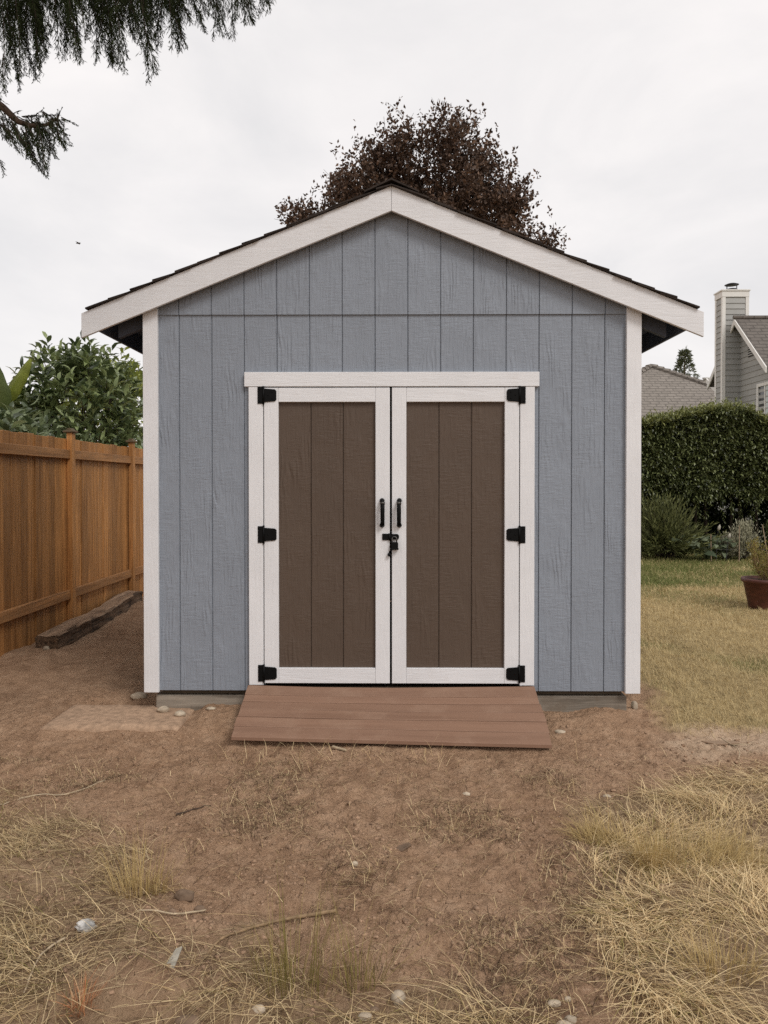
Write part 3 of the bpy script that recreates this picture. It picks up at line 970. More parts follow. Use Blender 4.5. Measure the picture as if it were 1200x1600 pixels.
# thinner straw litter: left-hand corner
xy = scatter(8200, -2.3, 0.7, 1.85, 3.8, lambda x, y: straw_w(x, y)[0] * (0.12 + 0.88 * sstep(0.35, 0.72, vnoise(x, y, 4.2, 24))))
n = len(xy)
flow = 2 * math.pi * vnoise(xy[:, 0], xy[:, 1], 1.2, 25)
parts = [ribbons(on_ground(xy), flow + rng.normal(0, 0.9, n), np.radians(rng.uniform(0, 22, n)), 0.03 + 0.22 * rng.random(n) ** 1.9, rng.uniform(0.0012, 0.0028, n), rng.uniform(0.1, 0.8, n), rng.normal(0, 0.45, n), 4, straw_cols(n, 0.05) * rng.uniform(0.5, 1.05, (n, 1)))]
stuff('straw_litter', 'loose straw and dead grass strewn over the soil on the left', parts)

# single stalks on the bare soil
def sparse_w(x, y):
    sl, sr = straw_w(x, y)
    return (0.10 + 0.9 * sstep(0.55, 0.85, vnoise(x, y, 2.2, 31))) * (1 - lawn_w(x, y)) * sstep(4.2, 4.05, y) * (1 - 0.6 * np.maximum(sl, sr))
xy = scatter(13000, -2.3, 2.3, 1.85, 4.25, sparse_w)
n = len(xy)
parts = [ribbons(on_ground(xy), rng.uniform(0, 6.283, n), np.radians(rng.uniform(0, 14, n)), 0.012 + 0.11 * rng.random(n) ** 2.2, rng.uniform(0.0011, 0.0024, n), rng.uniform(0.0, 0.8, n), rng.normal(0, 0.8, n), 4, np.where(rng.random((n, 1)) < 0.45, np.array([[0.13, 0.08, 0.05]]), straw_cols(n)) * rng.uniform(0.45, 1.0, (n, 1)))]
xy = scatter(240, -2.0, 1.6, 2.0, 4.2, sparse_w)
n = len(xy)
parts.append(ribbons(on_ground(xy), rng.uniform(0, 6.283, n), np.radians(rng.uniform(35, 85, n)), rng.uniform(0.05, 0.15, n), rng.uniform(0.0012, 0.002, n), rng.uniform(0.2, 1.2, n), rng.normal(0, 0.4, n), 4, straw_cols(n)))
# wisps caught along the toe of the ramp
xy = np.column_stack([rng.uniform(-0.9, 0.35, 130), rng.uniform(4.02, 4.20, 130)])
n = len(xy)
parts.append(ribbons(on_ground(xy), rng.uniform(0, 6.283, n), np.radians(rng.uniform(10, 75, n)), rng.uniform(0.04, 0.14, n), rng.uniform(0.0013, 0.0024, n), rng.uniform(0.3, 1.6, n), rng.normal(0, 0.6, n), 4, straw_cols(n)))
stuff('stray_stalks', 'single dry stalks scattered over the bare brown soil', parts)

# lawn beside and behind the shed
xy = scatter(100000, 1.4, 9.0, 4.35, 15.9, lawn_w)
n = len(xy)
g = green_w(xy[:, 0], xy[:, 1])
isg = rng.random(n) < g * 0.9
col = lerpc((0.40, 0.295, 0.145), (0.66, 0.52, 0.275), rng.random(n))
col[isg] = lerpc((0.12, 0.14, 0.040), (0.26, 0.255, 0.09), rng.random(isg.sum()))
k = np.clip(xy[:, 1] / 5.0, 1, 3)
parts = [ribbons(on_ground(xy), rng.uniform(0, 6.283, n), np.radians(rng.uniform(15, 75, n)), rng.uniform(0.025, 0.065, n) * (0.8 + 0.2 * k), rng.uniform(0.0016, 0.0030, n) * k, rng.uniform(0.2, 1.4, n), rng.normal(0, 0.5, n), 2, col)]
stuff('lawn_grass', 'patchy half-dried lawn beside the shed', parts)

# ------------------------------------------------------------------ grass tufts one can point at
def tuft_obj(label, x, y, n, rad, h0, h1, lean, spread, colf, group='grass tufts in the yard', az0=None):
    r = rad * np.sqrt(rng.random(n))
    t = rng.uniform(0, 6.283, n)
    xy = np.column_stack([x + r * np.cos(t), y + r * np.sin(t) * 0.6])
    az = t + rng.normal(0, 0.5, n) if az0 is None else az0 + rng.normal(0, 0.85, n)
    el = np.radians(np.clip(90 - np.abs(rng.normal(lean, spread, n)) * (0.4 + 1.2 * r / rad), 6, 90))
    V, F, C = ribbons(on_ground(xy), az, el, h0 * 0.6 + (h1 - h0 * 0.6) * rng.random(n) ** 1.5, rng.uniform(0.0015, 0.0027, n), np.abs(rng.normal(0.25, 0.3, n)), rng.normal(0, 0.3, n), 5, colf(n) * rng.uniform(0.7, 1.1, (n, 1)), tip=0.1)
    o = link('grass_tuft', mesh_np('grass_tuft', V, F, C), 'grass', origin=(x, y, 0))
    return tag(o, label, 'grass tuft', group)
gold = lambda n: lerpc((0.40, 0.28, 0.11), (0.66, 0.50, 0.24), rng.random(n))
olive = lambda n: lerpc((0.17, 0.14, 0.04), (0.42, 0.33, 0.13), rng.random(n))
tuft_obj('golden upright grass tuft in the left of the yard', -0.90, 2.72, 230, 0.10, 0.08, 0.24, 16, 16, gold)
tuft_obj('tall olive grass tuft beside the long stick', -0.285, 2.23, 150, 0.115, 0.08, 0.36, 8, 9, olive)
tuft_obj('thin olive grass tuft nearer the round grey stone', -0.095, 2.24, 95, 0.09, 0.08, 0.33, 10, 12, olive)
tuft_obj('loose straw tuft at the edge of the bare soil on the right', 0.87, 3.16, 420, 0.12, 0.08, 0.20, 45, 18, gold, az0=2.6)
tuft_obj('big bent-over clump of dry grass on the far right', 1.27, 2.98, 650, 0.19, 0.08, 0.26, 50, 20, gold, az0=0.3)
tuft_obj('sparse upright straw tuft nearest the bottom right corner', 0.98, 2.30, 240, 0.12, 0.06, 0.20, 20, 16, gold)
tuft_obj('upright straw clump left of the big bent clump', 1.02, 2.98, 420, 0.09, 0.09, 0.19, 14, 14, gold)
rust = lambda n: lerpc((0.50, 0.19, 0.08), (0.72, 0.46, 0.26), rng.random(n))
o = tuft_obj('small rusty orange tuft of dead fibres in the near left corner', -0.875, 2.15, 120, 0.030, 0.04, 0.10, 24, 20, rust)

# ------------------------------------------------------------------ soil clods (a mass) and stones (things)
def blob_arrays(sub=1):
    bm = bmesh.new()
    bmesh.ops.create_icosphere(bm, subdivisions=sub, radius=1.0)
    V = np.array([v.co[:] for v in bm.verts])
    F = np.array([[v.index for v in f.verts] for f in bm.faces])
    bm.free()
    return V, F
BV, BF = blob_arrays(1)
xy = scatter(11000, -2.4, 2.4, 1.9, 5.0, lambda x, y: (1 - lawn_w(x, y)) * (0.15 + 0.85 * sstep(0.5, 0.8, vnoise(x, y, 2.6, 41))) * np.where((np.abs(x) < 0.92) & (y > 4.2), 0, 1) * np.where((np.abs(x) < 1.6) & (y > 4.72), 0, 1))
n = len(xy)
s = 0.002 + 0.010 * rng.random(n) ** 5
sc3 = s[:, None] * rng.uniform(0.6, 1.4, (n, 3)) * np.array([1, 1, 0.65])
Vc = BV[None] * (1 + rng.uniform(-0.28, 0.28, (n, len(BV), 1))) * sc3[:, None, :] + on_ground(xy)[:, None, :]
Fc = BF[None] + (np.arange(n) * len(BV))[:, None, None]
o = link('soil_clods', mesh_np('soil_clods', Vc.reshape(-1, 3), Fc.reshape(-1, 3)), 'clod')
tag(o, 'small crumbs and clods of soil over the bare ground', kind='stuff')

SV, SF = blob_arrays(3)
def stone(label, x, y, sx, sy, sz, mat='stone', rough=0.12, rot=0.0, sink=0.35, dz=0.0, name='stone', cat='stone', freq=1.6):
    seed = len(bpy.data.objects) * 0.37
    c, s_ = math.cos(rot), math.sin(rot)
    V = []
    for v in SV:
        d = 1 + rough * (mnoise.noise(Vector(v) * freq + Vector((seed, 0, seed))) + 0.4 * mnoise.noise(Vector(v) * freq * 2.7 + Vector((seed, 3, 0))))
        p = v * d * np.array([sx, sy, sz])
        V.append((p[0] * c - p[1] * s_, p[0] * s_ + p[1] * c, p[2]))
    z = float(gz(x, y)) + sz * (1 - 2 * sink) + dz
    V = np.array(V) + np.array([x, y, z])
    o = link(name, mesh_np(name, V, SF), mat, smooth=True, origin=(x, y, z - sz))
    return tag(o, label, cat, 'stones in the yard' if cat == 'stone' else None)

stone('round grey river stone alone on the bare soil near the front', 0.02, 2.17, 0.021, 0.020, 0.021, rough=0.08, sink=0.15)
stone('oval pale stone half buried left of the round grey stone', -0.072, 2.105, 0.020, 0.014, 0.012, rough=0.08)
stone('small earthy stone just behind the oval pale stone', -0.048, 2.135, 0.016, 0.012, 0.010, 'stone_dk', rough=0.1)
stone('flat oval pale stone on bare soil right of centre near the front', 0.462, 2.165, 0.020, 0.013, 0.009, rough=0.08)
stone('little stone beside the flat oval pale stone', 0.505, 2.185, 0.011, 0.009, 0.007, rough=0.1)
stone('pale angular stone at the bottom edge right of centre', 0.465, 2.055, 0.022, 0.014, 0.016, rough=0.16)
stone('second pale stone at the bottom edge, behind the angular one', 0.49, 2.085, 0.018, 0.013, 0.012, rough=0.16)
stone('brown lump of earth beneath the golden grass tuft', -0.72, 2.655, 0.034, 0.022, 0.020, 'stone_dk', rough=0.25)
stone('rounded earthy stone right of the brown lump', -0.655, 2.60, 0.019, 0.015, 0.016, 'stone_dk', rough=0.15)
stone('small earthy stone in front of the brown lump', -0.735, 2.55, 0.014, 0.011, 0.013, 'stone_dk', rough=0.15)
stone('buried oval stone among straw left of the tall olive tuft', -0.37, 2.115, 0.020, 0.014, 0.012, rough=0.1)
stone('broad earthy stone at the bottom edge on the left', -0.555, 2.065, 0.036, 0.022, 0.020, 'stone_dk', rough=0.1)
stone('small whitish pebble in the middle of the bare soil', -0.14, 2.91, 0.013, 0.011, 0.011, rough=0.08, sink=0.2)
stone('pale stone under the left shed corner board', -1.66, 5.02, 0.052, 0.035, 0.028, rough=0.2)
stone('whitish broken stone by the left end of the base timber', -1.41, 4.72, 0.036, 0.026, 0.020, rough=0.25, dz=0.028)
stone('whitish broken stone in front of the base timber, nearer the ramp', -1.285, 4.64, 0.034, 0.028, 0.020, rough=0.22, dz=0.028)
stone('small flat stone between the broken stones and the ramp', -1.11, 4.70, 0.030, 0.018, 0.010, rough=0.2)
stone('upright pale stone under the right shed corner board', 1.545, 4.88, 0.022, 0.02, 0.034, rough=0.25, sink=0.2)
stone('pale flat stone beside the right toe of the ramp', 0.985, 4.47, 0.030, 0.024, 0.013, rough=0.2)
stone('grey stone at the edge of the straw below the right shed corner', 1.01, 3.59, 0.020, 0.015, 0.012, rough=0.15)
stone('small pale stone on the soil in front of the ramp', 0.35, 3.58, 0.019, 0.012, 0.010, rough=0.25)
stone('dark hollowed stone among straw at the far right', 1.53, 3.68, 0.030, 0.02, 0.018, 'stone_dk', rough=0.25)
stone('white stone at the far end of the old timber beam', -3.03, 9.62, 0.06, 0.05, 0.045, rough=0.2)
stone('second white stone at the far end of the beam, nearer the shed', -2.92, 9.5, 0.045, 0.04, 0.03, rough=0.2)
stone('small white stone wedged under the near end of the beam', -3.05, 6.74, 0.03, 0.025, 0.022, rough=0.2)
stone('crumpled white and grey chunk lying in the straw on the left', -0.985, 2.45, 0.030, 0.020, 0.019, 'chunk', rough=0.45, sink=0.1, name='white_chunk', cat='rubble', freq=2.6)

def chip(name, label, cat, x, y, poly, th, mat, tilt=0.2, rot=0.0):
    bm = bmesh.new()
    c, s_ = math.cos(rot), math.sin(rot)
    z = float(gz(x, y)) + 0.006
    pts = [(x + px * c - py * s_, y + px * s_ + py * c, z + px * math.sin(tilt)) for px, py in poly]
    A = [bm.verts.new(p) for p in pts]
    B = [bm.verts.new((p[0], p[1], p[2] + th)) for p in pts]
    bm.faces.new(A[::-1])
    bm.faces.new(B)
    for i in range(len(A)):
        j = (i + 1) % len(A)
        bm.faces.new((A[i], A[j], B[j], B[i]))
    bmesh.ops.bevel(bm, geom=bm.edges[:], offset=th * 0.2, segments=1, affect='EDGES')
    bmesh.ops.recalc_face_normals(bm, faces=bm.faces[:])
    me = bpy.data.meshes.new(name)
    bm.to_mesh(me)
    bm.free()
    o = link(name, me, mat, origin=(x, y, z))
    return tag(o, label, cat)
chip('bark_chip', 'brown bark chip tilted up on the bare soil below the ramp', 'bark', 0.045, 3.07, [(-0.035, -0.02), (0.0, -0.026), (0.035, 0.0), (0.024, 0.026), (-0.018, 0.022)], 0.008, 'stone_dk', 0.35)
chip('grey_flake', 'flat greyish green flake in the bottom left corner', 'flake', -0.985, 2.085, [(-0.045, -0.012), (0.0, -0.018), (0.045, -0.006), (0.04, 0.012), (-0.02, 0.016)], 0.006, 'concrete_chip', 0.03)
chip('wood_splinter', 'pale wood splinter lying against the toe of the ramp', 'splinter', -0.285, 4.185, [(-0.047, -0.007), (0.047, -0.007), (0.045, 0.007), (-0.046, 0.008)], 0.010, 'palestick', -0.05, -0.55)
chip('broken_board', 'greyish split board piece standing in straw on the left', 'board piece', -0.655, 2.28, [(-0.016, -0.05), (0.016, -0.045), (0.012, 0.06), (-0.006, 0.05)], 0.008, 'concrete_chip', 0.1)
chip('flat_chip', 'pale flat chip on the packed earth at the right', 'chip', 1.85, 4.32, [(-0.09, 0.045), (-0.03, -0.02), (0.10, -0.02), (0.09, 0.01), (0.03, 0.03)], 0.010, 'sand', 0.06)

def stick(name, label, cat, pts, rads, mat='stick', lift=0.008, branch=None):
    P = [(x, y, float(gz(x, y)) + lift) for x, y in pts]
    # resample to a smooth path
    out, rr = [], []
    for i in range(len(P) - 1):
        for t in np.linspace(0, 1, 6, endpoint=False):
            p0, p1, p2, p3 = [np.array(P[min(max(i + d, 0), len(P) - 1)]) for d in (-1, 0, 1, 2)]
            q = 0.5 * ((2 * p1) + (-p0 + p2) * t + (2 * p0 - 5 * p1 + 4 * p2 - p3) * t * t + (-p0 + 3 * p1 - 3 * p2 + p3) * t ** 3)
            q = q + np.array([random.uniform(-1, 1), random.uniform(-1, 1), random.uniform(-1, 1)]) * rads[0] * 0.25
            q[2] = max(q[2], float(gz(q[0], q[1])) + rads[0] * 0.5)
            out.append(q)
            rr.append((rads[0] + (rads[1] - rads[0]) * (i + t) / (len(P) - 1)) * random.uniform(0.85, 1.15))
    mb = MB().tube(out, rr, 7)
    if branch:
        for b in branch:
            Q = [(x, y, float(gz(x, y)) + lift) for x, y in b]
            mb.tube(Q, [rads[1] * 1.2] * (len(Q) - 1) + [rads[1] * 0.4], 6)
    o = mb.build(name, mat, None, True, origin=(P[0][0], P[0][1], P[0][2]))
    return tag(o, label, cat, 'sticks on the ground')
stick('stick', 'long curved brown stick behind the olive grass tufts', 'stick', [(-0.19, 2.60), (-0.30, 2.565), (-0.41, 2.515), (-0.53, 2.42), (-0.565, 2.33), (-0.57, 2.23)], (0.0068, 0.0022), 'stick', 0.012, [[(-0.40, 2.52), (-0.46, 2.49), (-0.52, 2.485)]])
stick('stick', 'thin pale stick left of the long curved stick', 'stick', [(-0.635, 2.60), (-0.71, 2.525), (-0.78, 2.49), (-0.83, 2.485)], (0.0035, 0.0022), 'palestick', 0.012)
stick('stick', 'short bent twig below the golden tuft', 'stick', [(-0.88, 2.63), (-0.84, 2.585), (-0.79, 2.565)], (0.003, 0.002), 'stick', 0.01)
stick('stick', 'pale crooked twig among straw at the left edge', 'stick', [(-1.03, 2.40), (-1.065, 2.33), (-1.06, 2.25), (-1.05, 2.16)], (0.0035, 0.002), 'palestick', 0.014)
stick('stick', 'long thin pale root lying on the dark soil at the left edge', 'stick', [(-1.95, 3.44), (-1.78, 3.49), (-1.66, 3.58), (-1.55, 3.62), (-1.38, 3.74)], (0.0045, 0.0025), 'palestick', 0.006)
stick('stick', 'pale forked twig on the packed earth at the far right', 'stick', [(1.90, 4.42), (1.885, 4.33), (1.90, 4.24), (1.86, 4.10), (1.82, 4.03)], (0.0035, 0.002), 'palestick', 0.02, [[(1.89, 4.26), (1.98, 4.27), (2.03, 4.31)]])
stick('stick', 'dark twig on the soil left of centre', 'stick', [(-0.95, 3.36), (-0.88, 3.40), (-0.80, 3.43)], (0.004, 0.002), 'bark', 0.006)
stick('stick', 'short dark twig lying left of the round grey stone', 'stick', [(-0.055, 2.225), (-0.015, 2.23), (0.02, 2.24)], (0.0022, 0.0014), 'stick', 0.006)

# ------------------------------------------------------------------ leaves as geometry
def norm(a):
    return a / np.maximum(np.linalg.norm(a, axis=-1, keepdims=True), 1e-9)

def leaves4(base, d, length, width, col, fold=0.25):
    """folded diamond leaves: 4 verts, 2 tris"""
    n = len(base)
    d = norm(d)
    r = norm(rng.normal(size=(n, 3)))
    s = norm(np.cross(d, r))
    u = np.cross(s, d)
    mid = base + d * (length * 0.45)[:, None]
    V = np.stack([base, mid + s * (width / 2)[:, None] + u * (width * fold)[:, None], base + d * length[:, None], mid - s * (width / 2)[:, None] + u * (width * fold)[:, None]], 1)
    i = np.arange(n)[:, None] * 4
    F = np.concatenate([i + np.array([[0, 1, 2]]), i + np.array([[0, 2, 3]])], 0)
    return V.reshape(-1, 3), F, np.repeat(col, 4, axis=0)

def leaves8(base, d, up, length, width, col, droop=0.25, fold=0.18):
    """broad leaves with a midrib crease and drooping tip: 8 verts, 8 tris"""
    n = len(base)
    d = norm(d)
    s = norm(np.cross(d, up))
    u = np.cross(s, d)
    Lh, W = length[:, None], width[:, None]
    p1 = base + d * Lh * 0.36 + u * Lh * 0.03
    p2 = base + d * Lh * 0.72 - u * Lh * droop * 0.25
    t = base + d * Lh - u * Lh * droop
    f = u * W * fold
    V = np.stack([base, p1 - s * W * 0.48 + f, p1, p1 + s * W * 0.48 + f, p2 - s * W * 0.38 + f, p2, p2 + s * W * 0.38 + f, t], 1)
    i = np.arange(n)[:, None] * 8
    T = np.array([[0, 1, 2], [0, 2, 3], [1, 4, 5], [1, 5, 2], [2, 5, 6], [2, 6, 3], [4, 7, 5], [5, 7, 6]])
    F = (i[:, :, None] + T[None]).reshape(-1, 3)
    return V.reshape(-1, 3), F, np.repeat(col, 8, axis=0)

def shoots(base, d, length, nleaf, leafl, leafw, colfn, spread=0.9, droop=0.25):
    """leafy shoots: alternate broad leaves up a stem"""
    n = len(base)
    d = norm(d)
    B, D, Ls, Ws = [], [], [], []
    ref = norm(rng.normal(size=(n, 3)))
    s0 = norm(np.cross(d, ref))
    s1 = np.cross(d, s0)
    ph = rng.uniform(0, 6.28, n)
    for k in range(nleaf):
        t = (k + 0.5) / nleaf
        a = ph + k * 2.4
        side = s0 * np.cos(a)[:, None] + s1 * np.sin(a)[:, None]
        B.append(base + d * (length * (0.1 + 0.9 * t))[:, None])
        D.append(d * (0.45 + 0.9 * t) + side * spread + rng.normal(0, 0.15, (n, 3)))
        Ls.append(leafl * rng.uniform(0.7, 1.15, n) * (1.0 - 0.25 * t))
        Ws.append(leafw * rng.uniform(0.8, 1.15, n) * (1.0 - 0.2 * t))
    B, D, Ls, Ws = np.concatenate(B), np.concatenate(D), np.concatenate(Ls), np.concatenate(Ws)
    up = norm(np.array([[0, 0, 1.0]]) + rng.normal(0, 0.35, (len(B), 3)))
    return leaves8(B, D, up, Ls, Ws, colfn(len(B)), droop)

def stems(mb, base, d, length, r=0.004):
    for b, dd, l in zip(base, norm(d), length):
        mb.tube([b, b + dd * l], [r, r * 0.5], 4, False)

# ------------------------------------------------------------------ laurels behind the fence
def laurel(label, cx, cy, rx, ry, zt, nsh, ctop, cdark, z0=0.8, name='laurel_shrub', ll=0.21, lw=0.075):
    root = thing(name, (cx, cy, 0), label, 'shrub', 'laurels behind the fence')
    th = rng.uniform(0, 2 * math.pi, nsh)
    ph = np.arccos(rng.uniform(-0.35, 1, nsh))
    rr = rng.uniform(0.55, 1.0, nsh) ** 0.5
    hz = (zt - z0) * 0.62
    o = np.stack([np.sin(ph) * np.cos(th), np.sin(ph) * np.sin(th), np.cos(ph)], 1)
    base = np.array([cx, cy, zt - hz - 0.15]) + o * rr[:, None] * np.array([rx, ry, hz]) * (0.85 + 0.3 * vnoise(th * 2, ph * 2, 1.0, 55))[:, None]
    base[:, 0] = np.minimum(base[:, 0], FX - 0.16)
    d = o * np.array([0.8, 0.8, 0.5]) + np.array([0, 0, 0.75]) + rng.normal(0, 0.3, (nsh, 3))
    ln = rng.uniform(0.18, 0.42, nsh)
    cf = lambda n: lerpc(cdark, ctop, rng.random(n) ** 1.4)
    V, F, C = shoots(base, d, ln, 7, ll, lw, cf)
    V[:, 0] = np.where((V[:, 2] < 2.0), np.minimum(V[:, 0], FX - 0.03), V[:, 0])
    link('foliage', mesh_np('foliage', V, F, C), 'laurel', root)
    mb = MB()
    sel = rng.choice(nsh, 90, replace=False)
    sel = sel[(base[sel] + norm(d[sel]) * ln[sel][:, None])[:, 0] < FX - 0.05]
    stems(mb, base[sel], d[sel], ln[sel], 0.005)
    for k in range(7):
        a = k * 0.9
        mb.tube([(cx + 0.1 * math.cos(a), cy + 0.1 * math.sin(a), -0.1), (cx + rx * 0.3 * math.cos(a), cy + ry * 0.3 * math.sin(a), zt * 0.4), (cx + rx * 0.6 * math.cos(a), cy + ry * 0.6 * math.sin(a), zt * 0.8)], [0.03, 0.02, 0.008], 6)
    mb.build('stem', 'twig', root)
    return root
laurel('dark laurel shrub above the fence at the left edge of the picture', -4.25, 8.3, 0.80, 1.0, 2.16, 430, (0.38, 0.45, 0.23), (0.050, 0.074, 0.030))
laurel('tallest laurel shrub with long pointed shoots, behind the capped fence post', -4.25, 10.3, 0.80, 1.05, 3.30, 520, (0.37, 0.44, 0.19), (0.046, 0.070, 0.026))
laurel('yellower green laurel shrub between the tall laurel and the shed', -4.45, 12.4, 1.05, 1.25, 3.38, 640, (0.52, 0.56, 0.14), (0.09, 0.125, 0.028))

# banana plant with two broad paddles showing above the laurel
ban = thing('banana_plant', (-4.68, 8.83, 0), 'banana plant with broad yellow-green leaves above the left laurel', 'plant')
MB().tube([(-4.68, 8.83, -0.1), (-4.66, 8.83, 1.2), (-4.60, 8.83, 2.22)], [0.11, 0.09, 0.05], 10).build('stem', plain('banana_stem', (0.12, 0.14, 0.05), 0.6), ban, True)
def banana_leaf(p0, p1, p2, w, col):
    """arching midrib p0-p1-p2 with two drooping halves"""
    n = 12
    V, C = [], []
    p0, p1, p2 = map(np.array, (p0, p1, p2))
    for i in range(n + 1):
        t = i / n
        c = (1 - t) ** 2 * p0 + 2 * t * (1 - t) * p1 + t * t * p2
        tg = norm((2 * (1 - t) * (p1 - p0) + 2 * t * (p2 - p1))[None])[0]
        s = norm(np.cross(tg, np.array([0.2, 1.0, 0.15]))[None])[0]
        ww = w * math.sin(math.pi * min(1, (t * 0.93 + 0.05))) ** 0.6
        dr = np.array([0, 0.10, -0.04]) * ww * 3
        rag = 1 + 0.07 * math.sin(i * 4.3)
        V += [c - s * ww * rag + dr, c, c + s * ww / rag + dr]
        C += [np.array(col) * random.uniform(0.85, 1.15)] * 3
    F = []
    for i in range(n):
        a = i * 3
        F += [(a, a + 1, a + 4, a + 3), (a + 1, a + 2, a + 5, a + 4)]
    o = link('leaf', mesh_np('leaf', np.array(V), np.array(F), np.array(C)), 'banana' if 'banana' in MAT else 'matte_leaf', ban, True)
    md = o.modifiers.new('thick', 'SOLIDIFY')
    md.thickness = 0.004
MAT['banana'] = leafy('banana_leaf', 0.45, 0.5, 0.35)
banana_leaf((-4.60, 8.83, 2.23), (-4.36, 8.85, 2.53), (-4.20, 8.92, 2.90), 0.085, (0.34, 0.38, 0.07))
banana_leaf((-4.60, 8.83, 2.23), (-4.34, 8.74, 2.36), (-4.74, 8.65, 3.11), 0.15, (0.20, 0.25, 0.085))
banana_leaf((-4.60, 8.83, 2.23), (-4.88, 9.02, 2.78), (-5.43, 9.11, 2.69), 0.15, (0.18, 0.24, 0.06))
banana_leaf((-4.60, 8.83, 2.23), (-4.60, 9.29, 2.78), (-4.69, 9.84, 2.60), 0.15, (0.18, 0.24, 0.06))

# ------------------------------------------------------------------ purple-leaved tree behind the shed
PT = np.array([0.55, 13.0, 0.0])
plum = thing('purple_leaf_tree', tuple(PT), 'dark purple-brown leafy tree rising behind the shed roof', 'tree')
KX = 13.0 / 1200
blobs = [(476, 342, 24, 24), (520, 328, 34, 38), (535, 270, 15, 36), (560, 310, 40, 34), (590, 258, 30, 40), (628, 240, 40, 40), (690, 235, 44, 40), (728, 250, 30, 42), (660, 280, 74, 54), (735, 310, 60, 50), (610, 315, 62, 46), (785, 325, 40, 42), (765, 285, 32, 36), (815, 358, 38, 26), (852, 370, 24, 18), (690, 360, 130, 50), (560, 370, 100, 40), (650, 440, 180, 66), (600, 290, 50, 50), (700, 300, 70, 60)]
centres, rads = [], []
for px, py, rx, ry in blobs:
    centres.append((0.0 + (px - 611) * KX, 13.0 + random.uniform(-0.7, 0.7), 1.45 + (755 - py - 14) * KX))
    rads.append((rx * KX, max(rx, ry) * KX * 1.1, ry * KX))
tb, td = [], []
for (c, r) in zip(centres, rads):
    ns = int(38 * (r[0] * r[2]) ** 0.7) + 5          # sprays inside each bough
    so = norm(rng.normal(size=(ns, 3)))
    sq = np.array(c) + so * (rng.random(ns) ** 0.5)[:, None] * np.array(r) * 0.95
    for q0, o0 in zip(sq, so):
        m = int(rng.integers(10, 22))
        ax_ = norm((o0 * 0.8 + np.array([0, 0, 0.9]) + norm((q0 - np.array([0.5, 13, 3.4]))[None])[0] * 0.8)[None])[0]
        q = q0 + rng.normal(0, 0.085, (m, 3)) + ax_ * rng.uniform(-0.22, 0.16, (m, 1))
        tb.append(q)
        td.append(ax_ + rng.normal(0, 0.45, (m, 3)))
tb, td = np.concatenate(tb), norm(np.concatenate(td))
nb = len(tb)
tl = rng.uniform(0.08, 0.24, nb)
parts = []
cf = lambda n: lerpc((0.055, 0.034, 0.024), (0.215, 0.135, 0.092), rng.random(n) ** 1.6)
for k in range(7):
    t = (k + rng.random(nb)) / 7
    bs = tb + td * (tl * t)[:, None] + rng.normal(0, 0.02, (nb, 3))
    parts.append(leaves4(bs, td * 0.5 + rng.normal(0, 0.7, (nb, 3)), rng.uniform(0.045, 0.085, nb), rng.uniform(0.03, 0.052, nb), cf(nb)))
V, F, C = merge(parts)
crown = link('crown', mesh_np('crown', V, F, C), 'plum', plum)
mb = MB()
mb.tube([(0.55, 13, -0.2), (0.53, 13, 1.2), (0.56, 13.02, 2.4), (0.55, 13, 3.4)], [0.20, 0.16, 0.14, 0.11], 10)
for c, r in zip(centres, rads):
    a = Vector((0.55, 13, random.uniform(2.2, 3.3)))
    c = Vector(c)
    m1 = a.lerp(c, 0.45) + Vector((random.uniform(-0.15, 0.15), random.uniform(-0.15, 0.15), 0.1))
    mb.tube([a, m1, a.lerp(c, 0.8), c + Vector((0, 0, r[2] * 0.3))], [0.055, 0.036, 0.022, 0.006], 6)
    for k in range(7):
        e = c + Vector((random.uniform(-0.75, 0.75) * r[0], random.uniform(-0.75, 0.75) * r[1], random.uniform(0.0, 0.8) * r[2]))
        mb.tube([a.lerp(c, 0.75), a.lerp(c, 0.75).lerp(e, 0.5) + Vector((0, 0, -0.04)), e], [0.014, 0.009, 0.003], 5)
mb.build('trunk', 'bark', plum)
sel = rng.choice(nb, 600, replace=False)
mb = MB()
stems(mb, tb[sel], td[sel], tl[sel] * 1.35, 0.0045)
tag(mb.build('twigs', 'twig', crown), kind='stuff')

# ------------------------------------------------------------------ cedar hanging in from the top left
CT = np.array([-2.95, 4.3, 0.0])
cedar = thing('cedar_tree', tuple(CT), 'dark cedar with drooping sprays hanging in at the top left', 'tree')
mb = MB()
mb.tube([(-2.95, 4.3, -0.3), (-2.95, 4.3, 0.5), (-2.96, 4.3, 2.5), (-2.97, 4.3, 5.5), (-3.0, 4.3, 9.0), (-3.0, 4.3, 13.0)], [0.36, 0.28, 0.24, 0.18, 0.10, 0.02], 14)
trunk = mb.build('trunk', 'bark', cedar, True)
CY = 4.15
KC = CY / 1200
def cpt(px, py, y=CY):
    return np.array([(px - 611) * y / 1200, y, 1.45 + (755 - py) * y / 1200])
def limb(pts, r0, r1):
    n = len(pts)
    MB().tube(pts, [r0 + (r1 - r0) * i / (n - 1) for i in range(n)], 7).build('limb', 'bark', cedar, True)
limb([(-2.95, 4.3, 4.9), (-2.6, 4.2, 4.75), (-2.2, 4.1, 4.58), (-1.6, 4.15, 4.46), (-1.1, 4.15, 4.38), (-0.62, 4.12, 4.25)], 0.05, 0.006)
limb([(-2.95, 4.3, 4.8), (-2.6, 4.45, 4.62), (-2.2, 4.5, 4.52), (-1.75, 4.6, 4.48)], 0.035, 0.006)
limb([(-2.95, 4.3, 4.0), (-2.6, 4.2, 3.80), tuple(cpt(-60, 120)), tuple(cpt(5, 168)), tuple(cpt(28, 190)), tuple(cpt(48, 197)), tuple(cpt(72, 196)), tuple(cpt(90, 186)), tuple(cpt(98, 168))], 0.030, 0.003)
strands = []     # (start, end, reach)
